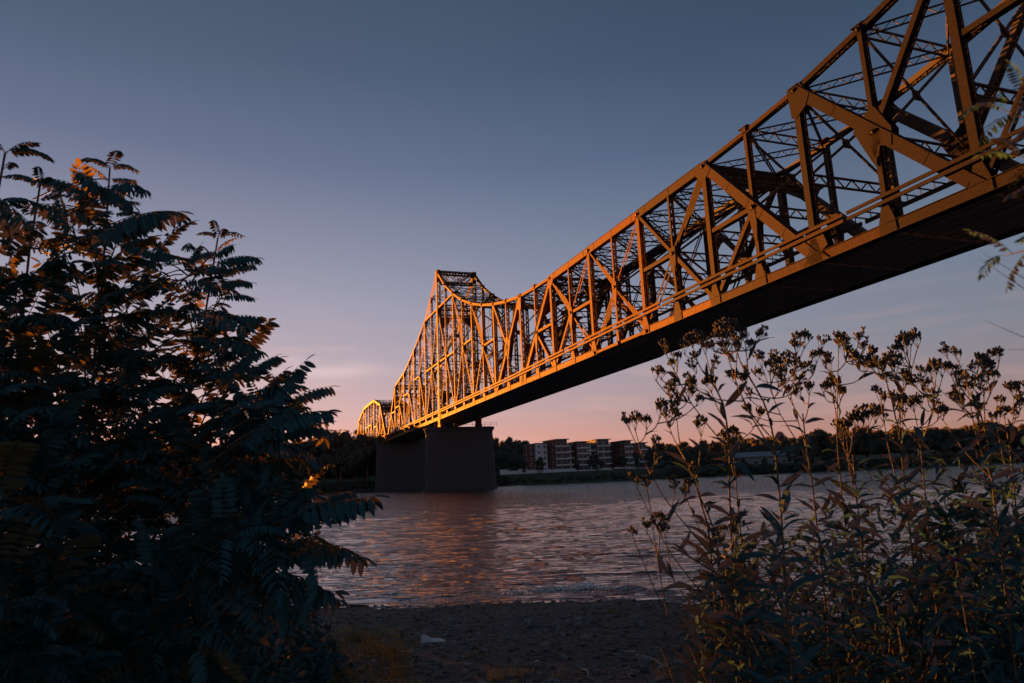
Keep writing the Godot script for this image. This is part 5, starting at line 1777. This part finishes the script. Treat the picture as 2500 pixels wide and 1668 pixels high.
func litter() -> void:
	# a worn shoe on its side
	var shoe := thing("shoe", "worn white shoe lying on the gravel with its heel towards the left", "shoe", spot(1056, 1572) + Vector3(0, 0.01, 0), 0.10)
	var g := Geo.new()
	var sole := []
	for i in 9:
		var t := i / 8.0
		sole.append([lerpf(-0.135, 0.15, t), 0.040 + 0.012 * sin(t * 5.4 + 2.2) - (0.018 if i == 8 else 0.0) - (0.010 if i == 0 else 0.0)])
	var poly := []
	for s in sole: poly.append(Vector3(s[0], 0.0, s[1]))
	for i in 9: poly.append(Vector3(sole[8 - i][0], 0.0, -sole[8 - i][1]))
	g.plate(poly, Vector3(0, 0.018, 0))
	put("sole", g.mesh(), M["shoe_sole"], shoe)
	g = Geo.new()
	var rows := [[-0.13, 0.034, 0.088], [-0.10, 0.040, 0.094], [-0.06, 0.040, 0.080], [-0.02, 0.039, 0.055]]
	for i in rows.size() - 1:   # heel counter, open at the top
		for s in [-1.0, 1.0]:
			var a: Array = rows[i]
			var b: Array = rows[i + 1]
			g.quad(Vector3(a[0], 0.018, a[1] * s), Vector3(b[0], 0.018, b[1] * s), Vector3(b[0], b[2], b[1] * s * 0.8), Vector3(a[0], a[2], a[1] * s * 0.8))
	g.quad(Vector3(-0.13, 0.018, -0.034), Vector3(-0.13, 0.018, 0.034), Vector3(-0.128, 0.088, 0.027), Vector3(-0.128, 0.088, -0.027))
	put("heel", g.mesh(), M["shoe_cloth"], shoe)
	g = Geo.new()
	for i in 6:   # low trampled vamp and toe cap
		var t0 := i / 6.0
		var t1 := (i + 1) / 6.0
		var x0 := lerpf(-0.02, 0.148, t0)
		var x1 := lerpf(-0.02, 0.148, t1)
		var h0 := lerpf(0.05, 0.028, t0) * (1.0 - 0.3 * pow(t0, 6.0))
		var h1 := lerpf(0.05, 0.028, t1) * (1.0 - 0.3 * pow(t1, 6.0))
		var w0 := 0.045 * sqrt(maxf(0.05, 1.0 - pow(t0, 6.0)))
		var w1 := 0.045 * sqrt(maxf(0.05, 1.0 - pow(t1, 6.0)))
		g.quad(Vector3(x0, 0.018, w0), Vector3(x1, 0.018, w1), Vector3(x1, h1, w1 * 0.6), Vector3(x0, h0, w0 * 0.6))
		g.quad(Vector3(x0, h0, w0 * 0.6), Vector3(x1, h1, w1 * 0.6), Vector3(x1, h1, -w1 * 0.6), Vector3(x0, h0, -w0 * 0.6))
		g.quad(Vector3(x1, 0.018, -w1), Vector3(x0, 0.018, -w0), Vector3(x0, h0, -w0 * 0.6), Vector3(x1, h1, -w1 * 0.6))
	put("toe_cap", g.mesh(), M["shoe_cloth"], shoe)
	g = Geo.new()
	g.box(Vector3(-0.12, 0.019, -0.028), Vector3(-0.01, 0.024, 0.028))
	put("insole", g.mesh(), M["shoe_lining"], shoe)
	# flat scraps
	for a in [[992, 1596, 0.16, 0.035, "white_litter", "plastic_scrap", "long white scrap lying just below the shoe", "litter"], [786, 1530, 0.07, 0.03, "white_litter", "plastic_scrap", "small white scrap near the left thicket", "litter"], [680, 1548, 0.11, 0.02, "white_litter", "plastic_scrap", "pale scrap in the shade of the left thicket", "litter"], [1537, 1597, 0.15, 0.04, "driftwood", "bark_piece", "pale flat piece of bark right of centre on the gravel", "wood"], [1310, 1622, 0.05, 0.03, "white_litter", "plastic_scrap", "tiny white scrap near the bottom centre", "litter"], [1668, 1522, 0.09, 0.05, "dead_leaf", "dead_leaf", "bright orange dead leaf on the shore by the stump", "leaf"], [1602, 1515, 0.06, 0.04, "dead_leaf", "dead_leaf", "small dead leaf on the waterline right of centre", "leaf"], [970, 1488, 0.09, 0.05, "dead_leaf", "dead_leaf", "curled leaf catching the sun at the left end of the waterline", "leaf"], [1330, 1580, 0.12, 0.07, "shale", "slab", "flat grey slab on the gravel right of the shoe", "stone"]]:
		var g2 := Geo.new()
		var l: float = a[2]
		var w: float = a[3]
		g2.plate([Vector3(-l * 0.5, 0, -w * 0.2), Vector3(-l * 0.2, 0.004, w * 0.5), Vector3(l * 0.3, 0.012, w * 0.45), Vector3(l * 0.5, 0.02, 0), Vector3(l * 0.25, 0.015, -w * 0.5), Vector3(-l * 0.25, 0.004, -w * 0.45)], Vector3(0, 0.006, 0))
		var o := put(a[5], g2.mesh(), M[a[4]])
		tag(o, a[6], a[7])
		o.position = spot(a[0], a[1]) + Vector3(0, 0.012, 0)
		o.rotation = Vector3(rf(-0.2, 0.3), rf(-0.4, 0.4), rf(-0.15, 0.15))
	# driftwood sticks
	for a in [[1555, 1605, 1640, 1640, 0.012, "crooked driftwood stick right of centre"], [1420, 1640, 1450, 1668, 0.010, "pale stick pointing at the bottom border"], [1640, 1640, 1700, 1630, 0.009, "thin stick under the flowering stems"], [930, 1640, 1110, 1625, 0.006, "long thin stalk lying near the bottom left of the gravel"], [690, 1485, 900, 1482, 0.03, "low dark driftwood log along the left waterline"]]:
		var p := spot(a[0], a[1]) + Vector3(0, 0.02, 0)
		var q := spot(a[2], a[3]) + Vector3(0, 0.02, 0)
		var g3 := Geo.new()
		var r: float = a[4]
		g3.tube(bend([p, p.lerp(q, 0.4) + Vector3(0.02, 0.02, 0.03), p.lerp(q, 0.75) + Vector3(-0.02, 0.01, -0.02), q], 9), [r, r * 1.05, r, r * 0.9, r * 0.95, r * 0.8, r * 0.7, r * 0.6, r * 0.3], 7)
		tag(put("driftwood_stick" if r < 0.02 else "driftwood_log", g3.mesh(), M["driftwood"] if r < 0.02 else M["bark"]), a[5], "driftwood")
	# upright dry stalks
	for a in [[1300, 1455, 0.26, "single dry stalk standing before the foam"], [1535, 1410, 0.42, "tall thin stalk standing in the wet gravel right of centre"], [1665, 1465, 0.3, "bent stalk leaning right at the water's edge"], [1260, 1560, 0.3, "branched dry weed on the gravel right of the shoe"], [1215, 1640, 0.22, "curved dry stalk at the bottom centre"]]:
		var base := spot(a[0], a[1] + 60)
		var g4 := Geo.new()
		var h: float = a[2]
		g4.tube([base, base + Vector3(0.01, h * 0.5, 0), base + Vector3(0.03, h, 0.01)], [0.0035, 0.003, 0.0015], 4)
		for k in 5:
			var s := base + Vector3(0.01 + 0.004 * k, h * (0.45 + 0.11 * k), 0)
			g4.tube([s, s + Vector3(rf(-0.05, 0.05), 0.04, rf(-0.03, 0.03))], [0.0018, 0.002], 3)
		tag(put("dry_stalk", g4.mesh(), M["sunwarm_dry_grass"]), a[3], "stalk")

func foam() -> void:
	rng.seed = 231
	var g := Geo.new()
	g.tube([Vector3(0, -0.5, 0), Vector3(0, -0.3, 0), Vector3(0, 0, 0), Vector3(0, 0.3, 0), Vector3(0, 0.5, 0)], [0.02, 0.4, 0.5, 0.4, 0.02], 7)
	var ball := g.mesh()
	var places := []
	for i in 3200:
		var x := rf(-3.2, 4.2)
		var heap := exp(-pow((x - 1.25) / 0.35, 2.0)) * 1.3 + exp(-pow((x - 0.8) / 1.1, 2.0)) * 0.5 + 0.05
		if rng.randf() > heap: continue
		var z := shore(x) - 1.12 + 0.18 * n_wave.get_noise_2d(x * 25.0, 3.0) + rng.randfn() * 0.07 + 0.10
		var s := rf(0.007, 0.024) * (0.7 + heap * 0.5)
		var y := wave_y(x, z) + rf(0.0, 0.055) * heap
		places.append(Transform3D(Basis().scaled(Vector3(s * 1.3, s, s)), Vector3(x, y, z)))
	for i in 500:   # lace left on the wet edge
		var x := rf(-4.0, 4.5)
		var z := shore(x) - 0.35 + 0.22 * n_wave.get_noise_2d(x * 14.0, 20.0) + rng.randfn() * 0.05
		var s := rf(0.004, 0.011)
		places.append(Transform3D(Basis().scaled(Vector3(s * 2.0, s * 0.6, s)), Vector3(x, maxf(wave_y(x, z), ground_y(x, z)) + 0.002, z)))
	tag(multi("foam", ball, M["foam"], places), "white foam of a small wave breaking on the shore", "foam")

func stump() -> void:
	var c := spot(1790, 1535)
	var t := thing("tree_stump", "broken tree stump at the water's edge, its left bark glowing orange", "tree stump", c)
	var r := RandomNumberGenerator.new()
	r.seed = 241
	var pts := []
	var rad := []
	for i in 9:
		pts.append(Vector3(0.16 + 0.05 * sin(i * 0.7), -0.12 + i * 0.11, 0))
		rad.append(0.20 + 0.12 * exp(-i * 0.8) + r.randf_range(-0.025, 0.03))
	var g := Geo.new()
	g.tube(pts, rad, 14)
	for i in g.v.size():
		var a := 0.035 * n_ground.get_noise_3d(g.v[i].x * 90.0, g.v[i].y * 25.0, g.v[i].z * 90.0)
		g.v[i] += g.n[i] * a * 2.0
	put("trunk", g.mesh(), M["bark"], t)
	g = Geo.new()
	for i in 9:
		var a := TAU * i / 9.0
		g.tri(Vector3(0.16 + 0.2 * cos(a), 0.74, 0.2 * sin(a)), Vector3(0.16 + 0.2 * cos(a + 0.6), 0.74, 0.2 * sin(a + 0.6)), Vector3(0.16 + 0.15 * cos(a + 0.3), 0.78 + r.randf() * 0.14, 0.15 * sin(a + 0.3)))
	put("broken_top", g.mesh(), M["bark"], t)
	for k in [[-0.5, 0.05, 0.15], [-0.35, 0.0, 0.5], [0.1, 0.0, 0.6], [0.7, 0.02, 0.3], [-0.25, 0.02, -0.45], [0.6, 0.0, -0.3]]:
		g = Geo.new()
		var e := Vector3(k[0], k[1], k[2])
		g.tube(bend([Vector3(0.16, 0.25, 0), Vector3(0.16, 0.12, 0) + e * 0.5, e + Vector3(0.1, -0.12, 0)], 7), [0.09, 0.085, 0.075, 0.06, 0.05, 0.04, 0.02], 7)
		put("root", g.mesh(), M["bark"], t)

func _ready() -> void:
	rng.seed = 7
	camera_sky_sun()
	materials()
	build_river_and_land()
	build_bridge()
	build_piers()
	locusts()
	outer_leaves()
	dark_understory()
	forbs()
	near_edge_leaves()
	shore_things()
